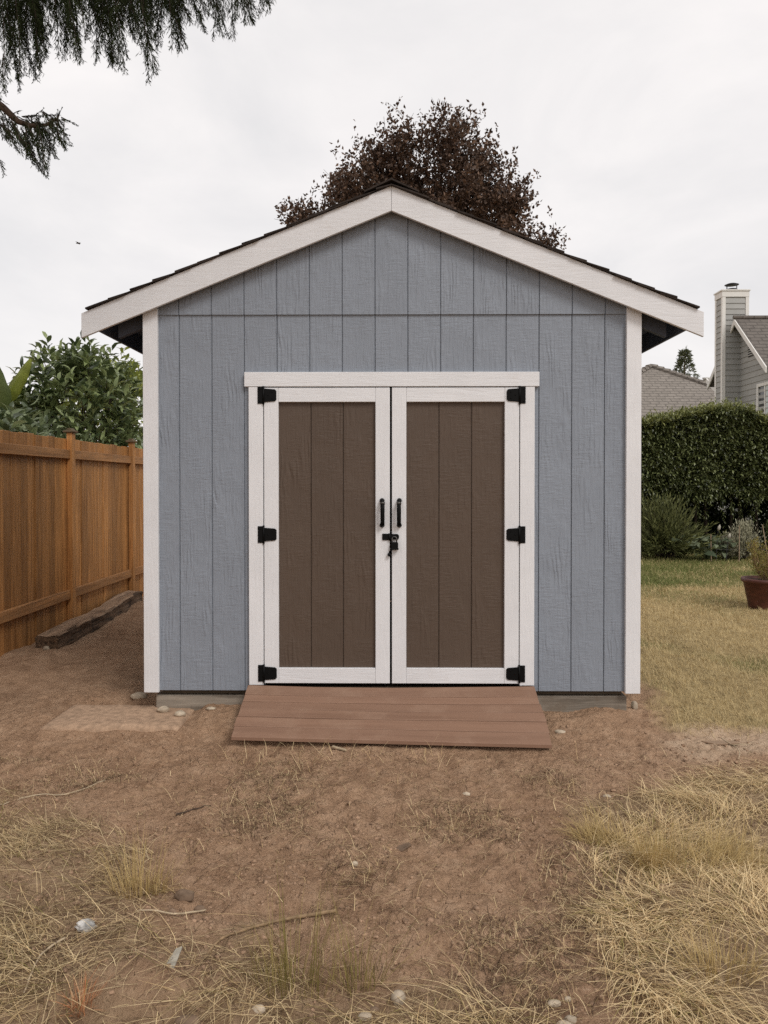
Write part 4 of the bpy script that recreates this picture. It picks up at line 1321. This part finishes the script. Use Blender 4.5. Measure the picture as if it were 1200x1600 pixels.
def clump(px, hw, yt, yb, n, y=CY, reach=0.105):
    hw = hw * 1.25
    for i in range(n):
        x = px + random.uniform(-1, 1) * hw
        yy = y + random.uniform(-0.35, 0.35)
        a = cpt(x + random.uniform(-42, 8), yt + random.uniform(-12, 6), yy)
        b = cpt(x, yb - abs(random.gauss(0, 0.24)) * (yb - yt), yy)
        strands.append((a, b, reach * random.uniform(0.7, 1.2)))
for c in [(12, 24, -60, 148, 12), (42, 20, -60, 128, 9), (2, 8, 90, 172, 4), (66, 16, -60, 124, 8), (92, 18, -60, 98, 8), (122, 15, -60, 98, 6), (140, 8, -50, 58, 2), (163, 11, -50, 104, 7), (188, 10, -50, 116, 6), (176, 14, -50, 66, 4), (222, 13, -50, 92, 7), (238, 7, -40, 131, 5), (262, 15, -50, 80, 8), (286, 6, -40, 82, 4), (300, 9, -50, 36, 3), (321, 8, -50, 62, 4), (342, 7, -50, 64, 4), (365, 7, -50, 64, 4), (385, 7, -50, 40, 3), (402, 7, -50, 42, 3), (419, 6, -50, 28, 3)]:
    clump(*c)
for c in [(4, 8, 165, 226, 4), (20, 7, 185, 222, 3), (34, 6, 195, 240, 4), (47, 7, 197, 258, 5), (60, 7, 197, 268, 6), (72, 6, 196, 280, 6), (84, 6, 192, 248, 5), (97, 6, 178, 226, 4), (108, 6, 182, 238, 3), (0, 5, 232, 282, 1)]:
    clump(*c, reach=0.055)
for k in range(34):      # shorter sprays filling the top
    x = random.uniform(-10, 300)
    clump(x, 10, -60, random.uniform(10, 62), 1)
for k in range(26):    # upturned tip and sprays along the lower limb
    p = cpt(random.uniform(0, 98), random.uniform(176, 196))
    strands.append((p, p + np.array([random.uniform(0.02, 0.10), random.uniform(-0.05, 0.05), random.uniform(-0.10, 0.03)]), 0.03))
# unseen crown above and beside the frame, widened to block skylight over the passage
for k in range(520):
    z = random.uniform(4.9, 11.5)
    a = random.uniform(0, 6.28)
    rr = random.uniform(0.25, 1.0) * (4.3 - (z - 4.9) * 0.50)
    p = np.array([-3.0 + rr * math.cos(a), 4.6 + rr * math.sin(a), z])
    drop = random.uniform(0.4, 0.8)
    if p[1] > 0.3 and p[2] - drop < 1.75 + 0.66 * p[1] and p[0] > -0.56 * p[1] - 0.4:
        continue
    strands.append((p, p + np.array([0.12 * math.cos(a), 0.12 * math.sin(a), -drop]), 0.34))
for k in range(12):
    a = k * 0.75
    z = 6.2 + k * 0.5
    rr = 3.2 - k * 0.22
    limb([(-3, 4.3, z + 0.2), (-3 + rr * 0.5 * math.cos(a), 4.3 + rr * 0.5 * math.sin(a), z + 0.25), (-3 + rr * math.cos(a), 4.3 + rr * math.sin(a), z + 0.15)], 0.04, 0.006)
parts = []
mbs = MB()
for a, b, reach in strands:
    ln = np.linalg.norm(b - a)
    coarse = reach > 0.3
    nn = max(6, int(ln / (0.03 if coarse else 0.0085)))
    t = (np.arange(nn) + 0.5) / nn
    sway = rng.normal(0, 0.02, 3)
    ax = a[None] * (1 - t[:, None]) + b[None] * t[:, None] + np.sin(t * math.pi)[:, None] * sway[None]
    if not coarse:
        mbs.tube([ax[0], ax[nn // 2], ax[-1]], [0.0028, 0.0020, 0.0008], 4, False)
    dn = norm((b - a)[None])[0]
    for rep in range(2):
        ang = rng.uniform(0, 6.28, nn)
        out = np.stack([np.cos(ang), 0.6 * np.sin(ang), rng.normal(-0.1, 0.25, nn)], 1)
        l1 = reach * (1 - 0.72 * t) * rng.uniform(0.35, 1.15, nn) * np.minimum(1, 0.35 + t * 3)
        d1 = norm(out * 0.62 + dn[None] * 0.85)
        g = lerpc((0.010, 0.014, 0.006), (0.035, 0.046, 0.016), rng.random(nn))
        parts.append(leaves4(ax, d1, l1 * 1.1, np.full(nn, 0.035 if coarse else 0.0036), g, 0.1))
        for m in range(2 if coarse else 4):
            f = rng.uniform(0.15, 0.95, nn)
            bs = ax + d1 * (l1 * f)[:, None]
            d2 = norm(d1 * 0.8 + dn[None] * 0.5 + rng.normal(0, 0.42, (nn, 3)))
            parts.append(leaves4(bs, d2, l1 * rng.uniform(0.25, 0.5, nn) + (0.02 if coarse else 0.006), np.full(nn, 0.040 if coarse else 0.0030), g, 0.1))
V, F, C = merge(parts)
cr = link('crown', mesh_np('crown', V, F, C), 'cedar', cedar)
tag(mbs.build('branchlets', 'twig', cr), kind='stuff')

# ------------------------------------------------------------------ clipped hedge across the back of the lawn
hedge = thing('laurel_hedge', (7.0, 16.4, 0), 'tall dense green hedge behind the lawn, hollow and dark below', 'hedge')
def hedge_top(x):
    return np.interp(x, [3.6, 5.3, 6.0, 6.9, 7.3, 7.75, 8.5, 10.0], [2.50, 2.66, 2.80, 2.95, 2.88, 2.70, 2.7, 2.8]) + 0.16 * (vnoise(x, x * 0.3, 1.6, 61) - 0.5)
parts = []
nh = 8200
x = rng.uniform(3.6, 9.8, nh)
side = rng.random(nh)
zt = hedge_top(x)
zlow = 1.12 + 0.35 * (vnoise(x, x, 2.0, 63) - 0.5)
z = zlow + (zt - zlow) * rng.random(nh) ** 0.9
y = 15.75 + 0.22 * vnoise(x, z, 1.5, 62) + rng.exponential(0.10, nh)
tp = side < 0.33
z[tp] = zt[tp] - rng.exponential(0.05, tp.sum())
y[tp] = rng.uniform(15.75, 17.4, tp.sum())
base = np.column_stack([x, y, z])
d = np.column_stack([rng.normal(0, 0.45, nh), np.where(tp, -0.1, -0.9) + rng.normal(0, 0.3, nh), np.where(tp, 1.0, 0.25) + rng.normal(0, 0.3, nh)])
cf = lambda n: lerpc((0.034, 0.044, 0.014), (0.21, 0.235, 0.092), rng.random(n) ** 1.4)
cf_lit = lambda n: lerpc((0.10, 0.115, 0.032), (0.31, 0.32, 0.11), rng.random(n))  # top shoots coloured lighter, light on the hedge top put into the colour
parts.append(shoots(base[~tp], d[~tp], rng.uniform(0.10, 0.22, (~tp).sum()), 7, 0.12, 0.048, cf, 1.0))
parts.append(shoots(base[tp], d[tp], rng.uniform(0.10, 0.24, tp.sum()), 7, 0.10, 0.040, cf_lit, 0.9))
nst = 70
x = rng.uniform(4.0, 9.5, nst)
base = np.column_stack([x, rng.uniform(15.7, 16.6, nst), hedge_top(x) - 0.05])
parts.append(shoots(base, np.column_stack([rng.normal(0, 0.3, nst), rng.normal(-0.2, 0.2, nst), np.ones(nst)]), rng.uniform(0.18, 0.40, nst), 9, 0.085, 0.034, cf_lit, 0.9))
# hanging shoots below the clipped face
nhang = 260
x = rng.uniform(2.8, 11, nhang)
base = np.column_stack([x, rng.uniform(15.75, 16.2, nhang), rng.uniform(0.90, 1.5, nhang)])
parts.append(shoots(base, np.column_stack([rng.normal(0, 0.15, nhang), rng.normal(-0.1, 0.1, nhang), -np.ones(nhang)]), rng.uniform(0.18, 0.42, nhang), 9, 0.085, 0.034, cf, 1.1))
# the mass closing the hollow at the back, its shade put into near-black leaves
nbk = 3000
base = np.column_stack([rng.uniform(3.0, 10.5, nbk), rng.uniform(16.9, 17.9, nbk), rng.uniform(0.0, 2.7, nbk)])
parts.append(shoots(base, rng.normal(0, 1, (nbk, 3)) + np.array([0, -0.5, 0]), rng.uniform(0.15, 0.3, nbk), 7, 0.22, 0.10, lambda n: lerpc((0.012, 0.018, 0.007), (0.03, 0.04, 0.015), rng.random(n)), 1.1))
V, F, C = merge(parts)
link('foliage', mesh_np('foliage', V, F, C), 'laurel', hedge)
mb = MB()
for k in range(26):
    xx = 2.8 + k * 0.34 + random.uniform(-0.1, 0.1)
    yy = random.uniform(16.2, 16.7)
    mb.tube([(xx, yy, -0.1), (xx + random.uniform(-0.08, 0.08), yy, 0.9), (xx + random.uniform(-0.2, 0.2), yy - 0.1, 2.2)], [0.04, 0.03, 0.015], 6)
mb.build('stems', 'twig', hedge)

# ------------------------------------------------------------------ planting in front of the hedge
def needle_bush(name, label, cat, cx, cy, r, h, n, c0, c1, nl=0.10, wid=0.012, upf=0.9, lean=(0, 0), mat='matte_leaf', per=16):
    root = thing(name, (cx, cy, 0), label, cat, 'plants in front of the hedge')
    a = rng.uniform(0, 6.283, n)
    el = np.radians(rng.uniform(8, 88, n))
    d = np.stack([np.cos(el) * np.cos(a) + lean[0], np.cos(el) * np.sin(a) + lean[1], np.sin(el) * upf], 1)
    base = np.array([cx, cy, 0.03]) + rng.normal(0, r * 0.12, (n, 3)) * np.array([1, 1, 0.2])
    ln = rng.uniform(0.55, 1.0, n)
    tip = base + d * ln[:, None] * np.array([r, r, h])
    parts = []
    for k in range(per):
        t = 0.35 + 0.65 * (k + rng.random(n)) / per
        q = base + (tip - base) * t[:, None]
        parts.append(leaves4(q, (tip - base) * 0.9 + rng.normal(0, 0.28 * r, (n, 3)), rng.uniform(0.6, 1.2, n) * nl, np.full(n, wid), lerpc(c0, c1, np.clip(rng.random(n) * (0.35 + 0.65 * t), 0, 1)), 0.1))
    V, F, C = merge(parts)
    V[:, 2] = np.maximum(V[:, 2], 0.0)
    link('foliage', mesh_np('foliage', V, F, C), mat, root)
    mb = MB()
    for i in rng.choice(n, min(60, n), replace=False):
        mb.tube([base[i], tip[i]], [0.008, 0.003], 4, False)
    mb.build('stems', 'twig', root)
    return root
needle_bush('rosemary_bush', 'dark green feathery rosemary-like bush beside the right shed corner board', 'bush', 5.35, 15.1, 1.0, 1.28, 560, (0.036, 0.044, 0.014), (0.24, 0.25, 0.095), 0.13, 0.020, 0.95)
needle_bush('silver_bush', 'pale silvery conical bush in front of the hedge', 'bush', 6.74, 14.75, 0.40, 0.74, 420, (0.22, 0.21, 0.14), (0.62, 0.59, 0.42), 0.06, 0.016, 1.0, per=14)
needle_bush('silver_bush', 'small pale bush touching the left of the silvery conical bush', 'bush', 6.42, 14.75, 0.27, 0.50, 200, (0.20, 0.19, 0.12), (0.52, 0.49, 0.34), 0.05, 0.015, 1.0, per=12)
needle_bush('green_bush', 'green bush at the right edge behind the flower pot', 'bush', 7.45, 14.7, 0.5, 0.82, 300, (0.030, 0.040, 0.012), (0.11, 0.13, 0.04), 0.08, 0.024, 1.0)
# big-leaved marrow plant
mar = thing('squash_plant', (6.05, 14.7, 0), 'low plant with big floppy green leaves between the two bushes', 'plant', 'plants in front of the hedge')
nl = 80
a = rng.uniform(0, 6.28, nl)
base = np.column_stack([6.05 + 0.42 * rng.normal(0, 0.55, nl), 14.75 + 0.25 * rng.normal(0, 0.6, nl), rng.uniform(0.10, 0.42, nl)])
V, F, C = leaves8(base, np.column_stack([np.cos(a), np.sin(a) - 0.3, rng.uniform(-0.3, 0.6, nl)]), norm(np.array([[0, -0.5, 1.0]]) + rng.normal(0, 0.3, (nl, 3))), rng.uniform(0.12, 0.24, nl), rng.uniform(0.10, 0.19, nl), lerpc((0.05, 0.07, 0.035), (0.20, 0.23, 0.14), rng.random(nl)), 0.4, 0.12)
link('foliage', mesh_np('foliage', V, F, C), 'matte_leaf', mar)
mb = MB()
for b_ in base[:30]:
    mb.tube([(6.05, 14.75, 0.0), tuple(b_)], [0.012, 0.007], 5, False)
mb.build('stalks', plain('squash_stalk', (0.09, 0.11, 0.05), 0.6), mar)
# dried flower spikes on dark stems
for lab, x_, y_, h_ in (('pale dried seed head on a dark stem, taller of the pair', 6.13, 14.45, 0.66), ('pale dried seed head leaning right, shorter of the pair', 6.32, 14.45, 0.50)):
    t = thing('seed_head', (x_, y_, 0), lab, 'seed head', 'dried seed heads')
    MB().tube([(x_ - 0.04, y_, 0), (x_ - 0.02, y_, h_ * 0.6), (x_, y_, h_ - 0.09)], [0.008, 0.007, 0.005], 6).build('stem', 'dark_metal', t)
    MB().tube([(x_, y_, h_ - 0.10), (x_ + 0.008, y_, h_ - 0.06), (x_ + 0.02, y_, h_ - 0.02), (x_ + 0.03, y_, h_ + 0.02)], [0.010, 0.030, 0.026, 0.004], 8).build('head', 'concrete_chip', t, True)
# garden stakes with thin wires between
for lab, pts in (('thin pale stake standing in front of the silvery bush', [(6.50, 14.4, -0.05), (6.50, 14.4, 0.66)]), ('thin stake leaning left near the right edge', [(7.05, 14.4, -0.05), (6.93, 14.4, 0.68)]), ('thin stake beside the squash leaves', [(5.98, 14.4, -0.05), (5.97, 14.4, 0.5)])):
    o = MB().tube(pts, [0.011, 0.009], 6).build('garden_stake', 'stake', None, origin=pts[0])
    tag(o, lab, 'stake', 'garden stakes')
for lab, h in (('top wire strung between the garden stakes', 0.46), ('lower wire strung between the garden stakes', 0.22)):
    o = MB().tube([(5.975, 14.41, h), (6.25, 14.41, h - 0.012), (6.50, 14.41, h), (6.75, 14.41, h - 0.012), (7.0, 14.41, h)], 0.0022, 5).build('garden_wire', 'steel', None, origin=(5.975, 14.41, h))
    tag(o, lab, 'wire', 'garden wires')

# ------------------------------------------------------------------ flower pot with a sparse shrub
PX, PY = 4.36, 9.0
pot = thing('flower_pot', (PX, PY, -0.01), 'red-brown plastic flower pot on the lawn at the right edge', 'flower pot')
MB().lathe([(0.150, -0.012), (0.165, -0.012), (0.172, 0.01), (0.232, 0.30), (0.252, 0.302), (0.256, 0.325), (0.250, 0.345), (0.236, 0.345), (0.226, 0.30), (0.12, 0.30)], PX, PY, 36).build('pot_wall', 'pot', pot, True)
MB().lathe([(0.22, 0.296), (0.226, 0.312), (0.12, 0.325), (0.02, 0.33)], PX, PY, 24).build('soil', 'potsoil', pot, True)
ps = thing('potted_shrub', (PX, PY, 0.32), 'sparse shrub with small yellow-green leaves growing in the pot', 'shrub')
mb = MB()
tips, tdir = [], []
for k in range(15):
    a = k * 2.4 + random.uniform(-0.3, 0.3)
    lean = random.uniform(0.25, 1.1)
    p = Vector((PX + 0.02 * math.cos(a), PY + 0.02 * math.sin(a), 0.31))
    d = Vector((math.cos(a) * lean, math.sin(a) * lean, 1)).normalized()
    path = [p.copy()]
    for j in range(4):
        p = p + d * random.uniform(0.07, 0.11)
        d = (d + Vector((random.uniform(-0.3, 0.3), random.uniform(-0.3, 0.3), random.uniform(-0.05, 0.25)))).normalized()
        path.append(p.copy())
        for m in range(2):
            e = (d + Vector((random.uniform(-0.9, 0.9), random.uniform(-0.9, 0.9), random.uniform(-0.2, 0.5)))).normalized()
            q = p + e * random.uniform(0.05, 0.12)
            mb.tube([p, q], [0.0035, 0.0015], 4, False)
            tips.append(q)
            tdir.append(e)
        tips.append(p.copy())
        tdir.append(d.copy())
    mb.tube(path, [0.008, 0.006, 0.005, 0.004, 0.002], 5, False)
mb.build('stems', 'stick', ps)
tips, tdir = np.array([list(t) for t in tips]), np.array([list(t) for t in tdir])
parts = []
for k in range(9):
    n = len(tips)
    parts.append(leaves4(tips + rng.normal(0, 0.018, (n, 3)), tdir + rng.normal(0, 0.7, (n, 3)), rng.uniform(0.018, 0.036, n), rng.uniform(0.010, 0.017, n), lerpc((0.14, 0.13, 0.03), (0.34, 0.27, 0.08), rng.random(n))))
V, F, C = merge(parts)
link('foliage', mesh_np('foliage', V, F, C), 'matte_leaf', ps)

# ------------------------------------------------------------------ neighbouring house with the sided chimney
house = thing('neighbour_house', (14.0, 23.0, 0), 'sage-grey lap-sided house with tall chimney beyond the hedge', 'house')
HX, RYD, RZ = 10.85, 23.75, 6.42         # gable wall plane, ridge line
EYD, EZ = 21.75, 4.66                    # front eave
BYD = 2 * RYD - EYD
SLOPE = (RZ - EZ) / (RYD - EYD)
wall = MB().prism([(EYD + 0.35, -0.1), (BYD - 0.35, -0.1), (BYD - 0.35, RZ - SLOPE * (RYD - EYD - 0.35) - 0.08), (RYD, RZ - 0.08), (EYD + 0.35, RZ - SLOPE * (RYD - EYD - 0.35) - 0.08)], 'X', HX + 0.012, 21.0).build('wall', 'lap', house)
z = 2.4
while z < RZ - 0.25:
    half = (RZ - 0.10 - (z + 0.17)) / SLOPE
    y0 = max(EYD + 0.36, RYD - half)
    y1 = min(BYD - 0.36, RYD + half)
    if y1 - y0 > 0.1:
        MB().prism([(HX + 0.010, z), (HX + 0.010, z + 0.172), (HX + 0.002, z + 0.172), (HX - 0.016, z)], 'Y', y0, y1).build('lap_board', 'lap', wall)
    z += 0.172
hroof = MB()
for s, ye in ((-1, EYD), (1, BYD)):
    hroof.prism([(RYD, RZ + 0.10), (ye, EZ + 0.10), (ye, EZ), (RYD, RZ)], 'X', 10.56, 21.3)
hroof = hroof.build('roof', 'roof_brown', house)
for ye in (EYD, BYD):
    MB().prism([(RYD, RZ + 0.07), (ye - 0.02 * (1 if ye == EYD else -1), EZ + 0.07), (ye, EZ - 0.09), (RYD, RZ - 0.09)], 'X', 10.52, 10.558).build('barge_board', 'house_trim', hroof)
MB().tube([(10.50, RYD, RZ + 0.13), (21.3, RYD, RZ + 0.13)], 0.06, 8).build('ridge_cap', 'roof_brown', hroof)
MB().box(10.66, 21.3, EYD - 0.03, EYD - 0.002, EZ - 0.10, EZ + 0.07).build('gutter', 'house_trim', hroof)
# chimney
CX0, CX1, CY0, CY1, CZ = 10.28, 11.07, 24.0, 24.52, 7.45
chim = MB().box(CX0 + 0.02, CX1 - 0.02, CY0 + 0.02, CY1 - 0.02, -0.1, CZ - 0.02).build('chimney', 'lap', house)
z = 2.4
while z < CZ - 0.30:
    MB().prism([(CY0 + 0.019, z), (CY0 + 0.019, z + 0.172), (CY0 + 0.008, z + 0.172), (CY0 - 0.012, z)], 'X', CX0 + 0.09, CX1 - 0.09).build('lap_board', 'lap', chim)
    MB().prism([(CX0 + 0.019, z), (CX0 + 0.019, z + 0.172), (CX0 + 0.008, z + 0.172), (CX0 - 0.012, z)], 'Y', CY0 + 0.09, CY1 - 0.09).build('lap_board', 'lap', chim)
    z += 0.172
for (x0, x1, y0, y1) in ((CX0 - 0.018, CX0 + 0.085, CY0 - 0.018, CY0 + 0.085), (CX1 - 0.085, CX1 + 0.018, CY0 - 0.018, CY0 + 0.085), (CX0 - 0.018, CX0 + 0.085, CY1 - 0.085, CY1 + 0.018), (CX1 - 0.085, CX1 + 0.018, CY1 - 0.085, CY1 + 0.018)):
    MB().box(x0, x1, y0, y1, 0, CZ - 0.215).build('corner_trim', 'house_trim', chim)
MB().box(CX0 - 0.025, CX1 + 0.025, CY0 - 0.025, CY1 + 0.025, CZ - 0.212, CZ - 0.03).build('top_trim', 'house_trim', chim)
MB().box(CX0 - 0.05, CX1 + 0.05, CY0 - 0.05, CY1 + 0.05, CZ - 0.029, CZ + 0.01).build('cap_plate', 'house_trim', chim)
cxm, cym = 10.67, 24.26
flue = MB().lathe([(0.19, CZ + 0.01), (0.21, CZ + 0.04), (0.13, CZ + 0.10), (0.05, CZ + 0.10)], cxm, cym, 18).build('flue', 'dark_metal', chim, True)
MB().lathe([(0.21, CZ + 0.215), (0.215, CZ + 0.225), (0.12, CZ + 0.262), (0.02, CZ + 0.270)], cxm, cym, 18).build('rain_cap', 'dark_metal', flue, True)
for k in range(4):
    a = k * math.pi / 2 + 0.3
    MB().tube([(cxm + 0.195 * math.cos(a), cym + 0.195 * math.sin(a), CZ + 0.02), (cxm + 0.2 * math.cos(a), cym + 0.2 * math.sin(a), CZ + 0.22)], 0.008, 5).build('cap_leg', 'dark_metal', flue)
# window and vent in the gable wall
win = MB()
WY0, WY1, WZ0, WZ1 = 21.98, 22.88, 3.0, 4.38
win.box(HX - 0.006, HX + 0.02, WY0 + 0.09, WY1 - 0.09, WZ0 + 0.09, WZ1 - 0.09)
win = win.build('window', 'glass', house)
for (y0, y1, z0, z1) in ((WY0, WY0 + 0.09, WZ0, WZ1), (WY1 - 0.09, WY1, WZ0, WZ1), (WY0 + 0.091, WY1 - 0.091, WZ1 - 0.09, WZ1), (WY0 + 0.091, WY1 - 0.091, WZ0, WZ0 + 0.09)):
    MB().box(HX - 0.045, HX + 0.018, y0, y1, z0, z1).build('window_frame', 'house_trim', win)
MB().box(HX - 0.03, HX - 0.008, WY0 + 0.40, WY0 + 0.45, WZ0 + 0.09, WZ1 - 0.09).build('mullion', 'house_trim', win)
MB().box(HX - 0.012, HX - 0.0065, WY0 + 0.095, WY0 + 0.395, WZ0 + 0.095, WZ1 - 0.095).build('blind', 'curtain', win)
vent = MB().box(HX - 0.03, HX + 0.01, 23.10, 23.48, 5.28, 5.58).build('gable_vent', 'dark_metal', house)
for k in range(4):
    MB().box(HX - 0.05, HX - 0.031, 23.12, 23.46, 5.30 + k * 0.07, 5.335 + k * 0.07).build('louvre', 'lap', vent)
# lower wing roof that shows left of the chimney
wing = MB().prism([(27.0, 5.10), (25.2, 4.10), (25.2, 4.02), (27.0, 5.02)], 'X', 11.05, 14.0).build('wing_roof', 'roof_brown', house)
MB().prism([(27.0, 5.12), (25.2, 4.12), (25.2, 3.96), (27.0, 4.96)], 'X', 11.0, 11.048).build('barge_board', 'house_trim', wing)
MB().box(11.1, 14.0, 25.4, 26.9, -0.1, 4.0).build('wing_wall', 'lap', house)

# second house: hipped tan roof beyond the hedge
h2 = thing('roof_house', (11.5, 33.0, 0), 'house with hipped grey-tan shingle roof beyond the hedge', 'house')
bm = bmesh.new()
apex = (10.75, 32.0, 6.30)
ridge_b = (10.75, 38.0, 6.30)
el = [(5.6, 27.4, 3.35), (15.9, 27.4, 3.35), (15.9, 42.0, 3.35), (5.6, 42.0, 3.35)]
vs = [bm.verts.new(p) for p in el + [apex, ridge_b]]
for f in ((0, 1, 4), (1, 2, 5, 4), (2, 3, 5), (3, 0, 4, 5), (3, 2, 1, 0)):
    bm.faces.new([vs[i] for i in f])
bmesh.ops.recalc_face_normals(bm, faces=bm.faces[:])
me = bpy.data.meshes.new('hip_roof')
bm.to_mesh(me)
bm.free()
r2 = link('hip_roof', me, 'roof_tan', h2)
for e in (el[0], el[1]):
    n_ = 26
    for k in range(n_):
        a, b = Vector(e).lerp(Vector(apex), k / n_), Vector(e).lerp(Vector(apex), (k + 1.15) / n_)
        MB().tube([a + Vector((0, 0, 0.03)), b + Vector((0, 0, 0.0))], [0.13, 0.10], 6).build('hip_shingle', 'roof_tan', r2)
MB().prism([(28.6, 3.4), (31.8, 5.40), (35.0, 3.4)], 'X', 12.0, 17.5).build('side_roof', 'roof_tan', h2)
vp = MB().tube([(12.95, 31.8, 5.3), (12.95, 31.8, 5.72)], 0.085, 10).build('vent_pipe', 'concrete_chip', h2, True)
MB().tube([(12.95, 31.8, 5.721), (12.95, 31.8, 5.80)], [0.10, 0.16], 10).build('vent_cowl', 'house_trim', vp, True)
MB().box(6.3, 15.2, 28.1, 41.5, -0.1, 3.348).build('wall', 'lap', h2)

# far conifer between the two roofs
fir = thing('conifer', (18.6, 49.0, 0), 'distant dark conifer poking up behind the tan roof', 'tree')
fx, fy, ft = 18.6, 49.0, 9.85
MB().tube([(fx, fy, -0.2), (fx, fy, 5.0), (fx, fy, ft)], [0.22, 0.15, 0.02], 8).build('trunk', 'bark', fir)
parts = []
n = 800
zz = ft - 6.5 * rng.random(n) ** 1.2
rmax = 0.16 + (ft - zz) * 0.36 * (0.65 + 0.6 * vnoise(zz * 2.5, zz, 1.3, 71))
a = rng.uniform(0, 6.28, n)
rr = rmax * np.sqrt(rng.random(n))
base = np.column_stack([fx + rr * np.cos(a), fy + rr * np.sin(a), zz])
for k in range(4):
    d = np.column_stack([np.cos(a), np.sin(a), rng.uniform(-0.2, 0.9, n)]) + rng.normal(0, 0.5, (n, 3))
    parts.append(leaves4(base + rng.normal(0, 0.05, (n, 3)), d, rng.uniform(0.12, 0.30, n), rng.uniform(0.05, 0.10, n), lerpc((0.06, 0.07, 0.035), (0.17, 0.18, 0.10), rng.random(n))))
V, F, C = merge(parts)
link('crown', mesh_np('crown', V, F, C), 'matte_leaf', fir)

# ------------------------------------------------------------------ a bird far off in the sky
bx, by, bz = -16.3, 40.0, 13.95
bird = thing('bird', (bx, by, bz), 'tiny dark bird flying in the sky left of the roof', 'bird')
MB().tube([(bx - 0.13, by, bz), (bx - 0.06, by, bz + 0.005), (bx + 0.03, by, bz + 0.01), (bx + 0.09, by, bz + 0.02), (bx + 0.13, by, bz + 0.01)], [0.008, 0.03, 0.035, 0.024, 0.004], 8).build('body', 'feather', bird, True)
for s in (-1, 1):
    MB().prism([(bx - 0.05, by + s * 0.02), (bx + 0.05, by + s * 0.02), (bx + 0.02, by + s * 0.18), (bx - 0.06, by + s * 0.24), (bx - 0.05, by + s * 0.14)], 'Z', bz + 0.015, bz + 0.024).build('wing', 'feather', bird)
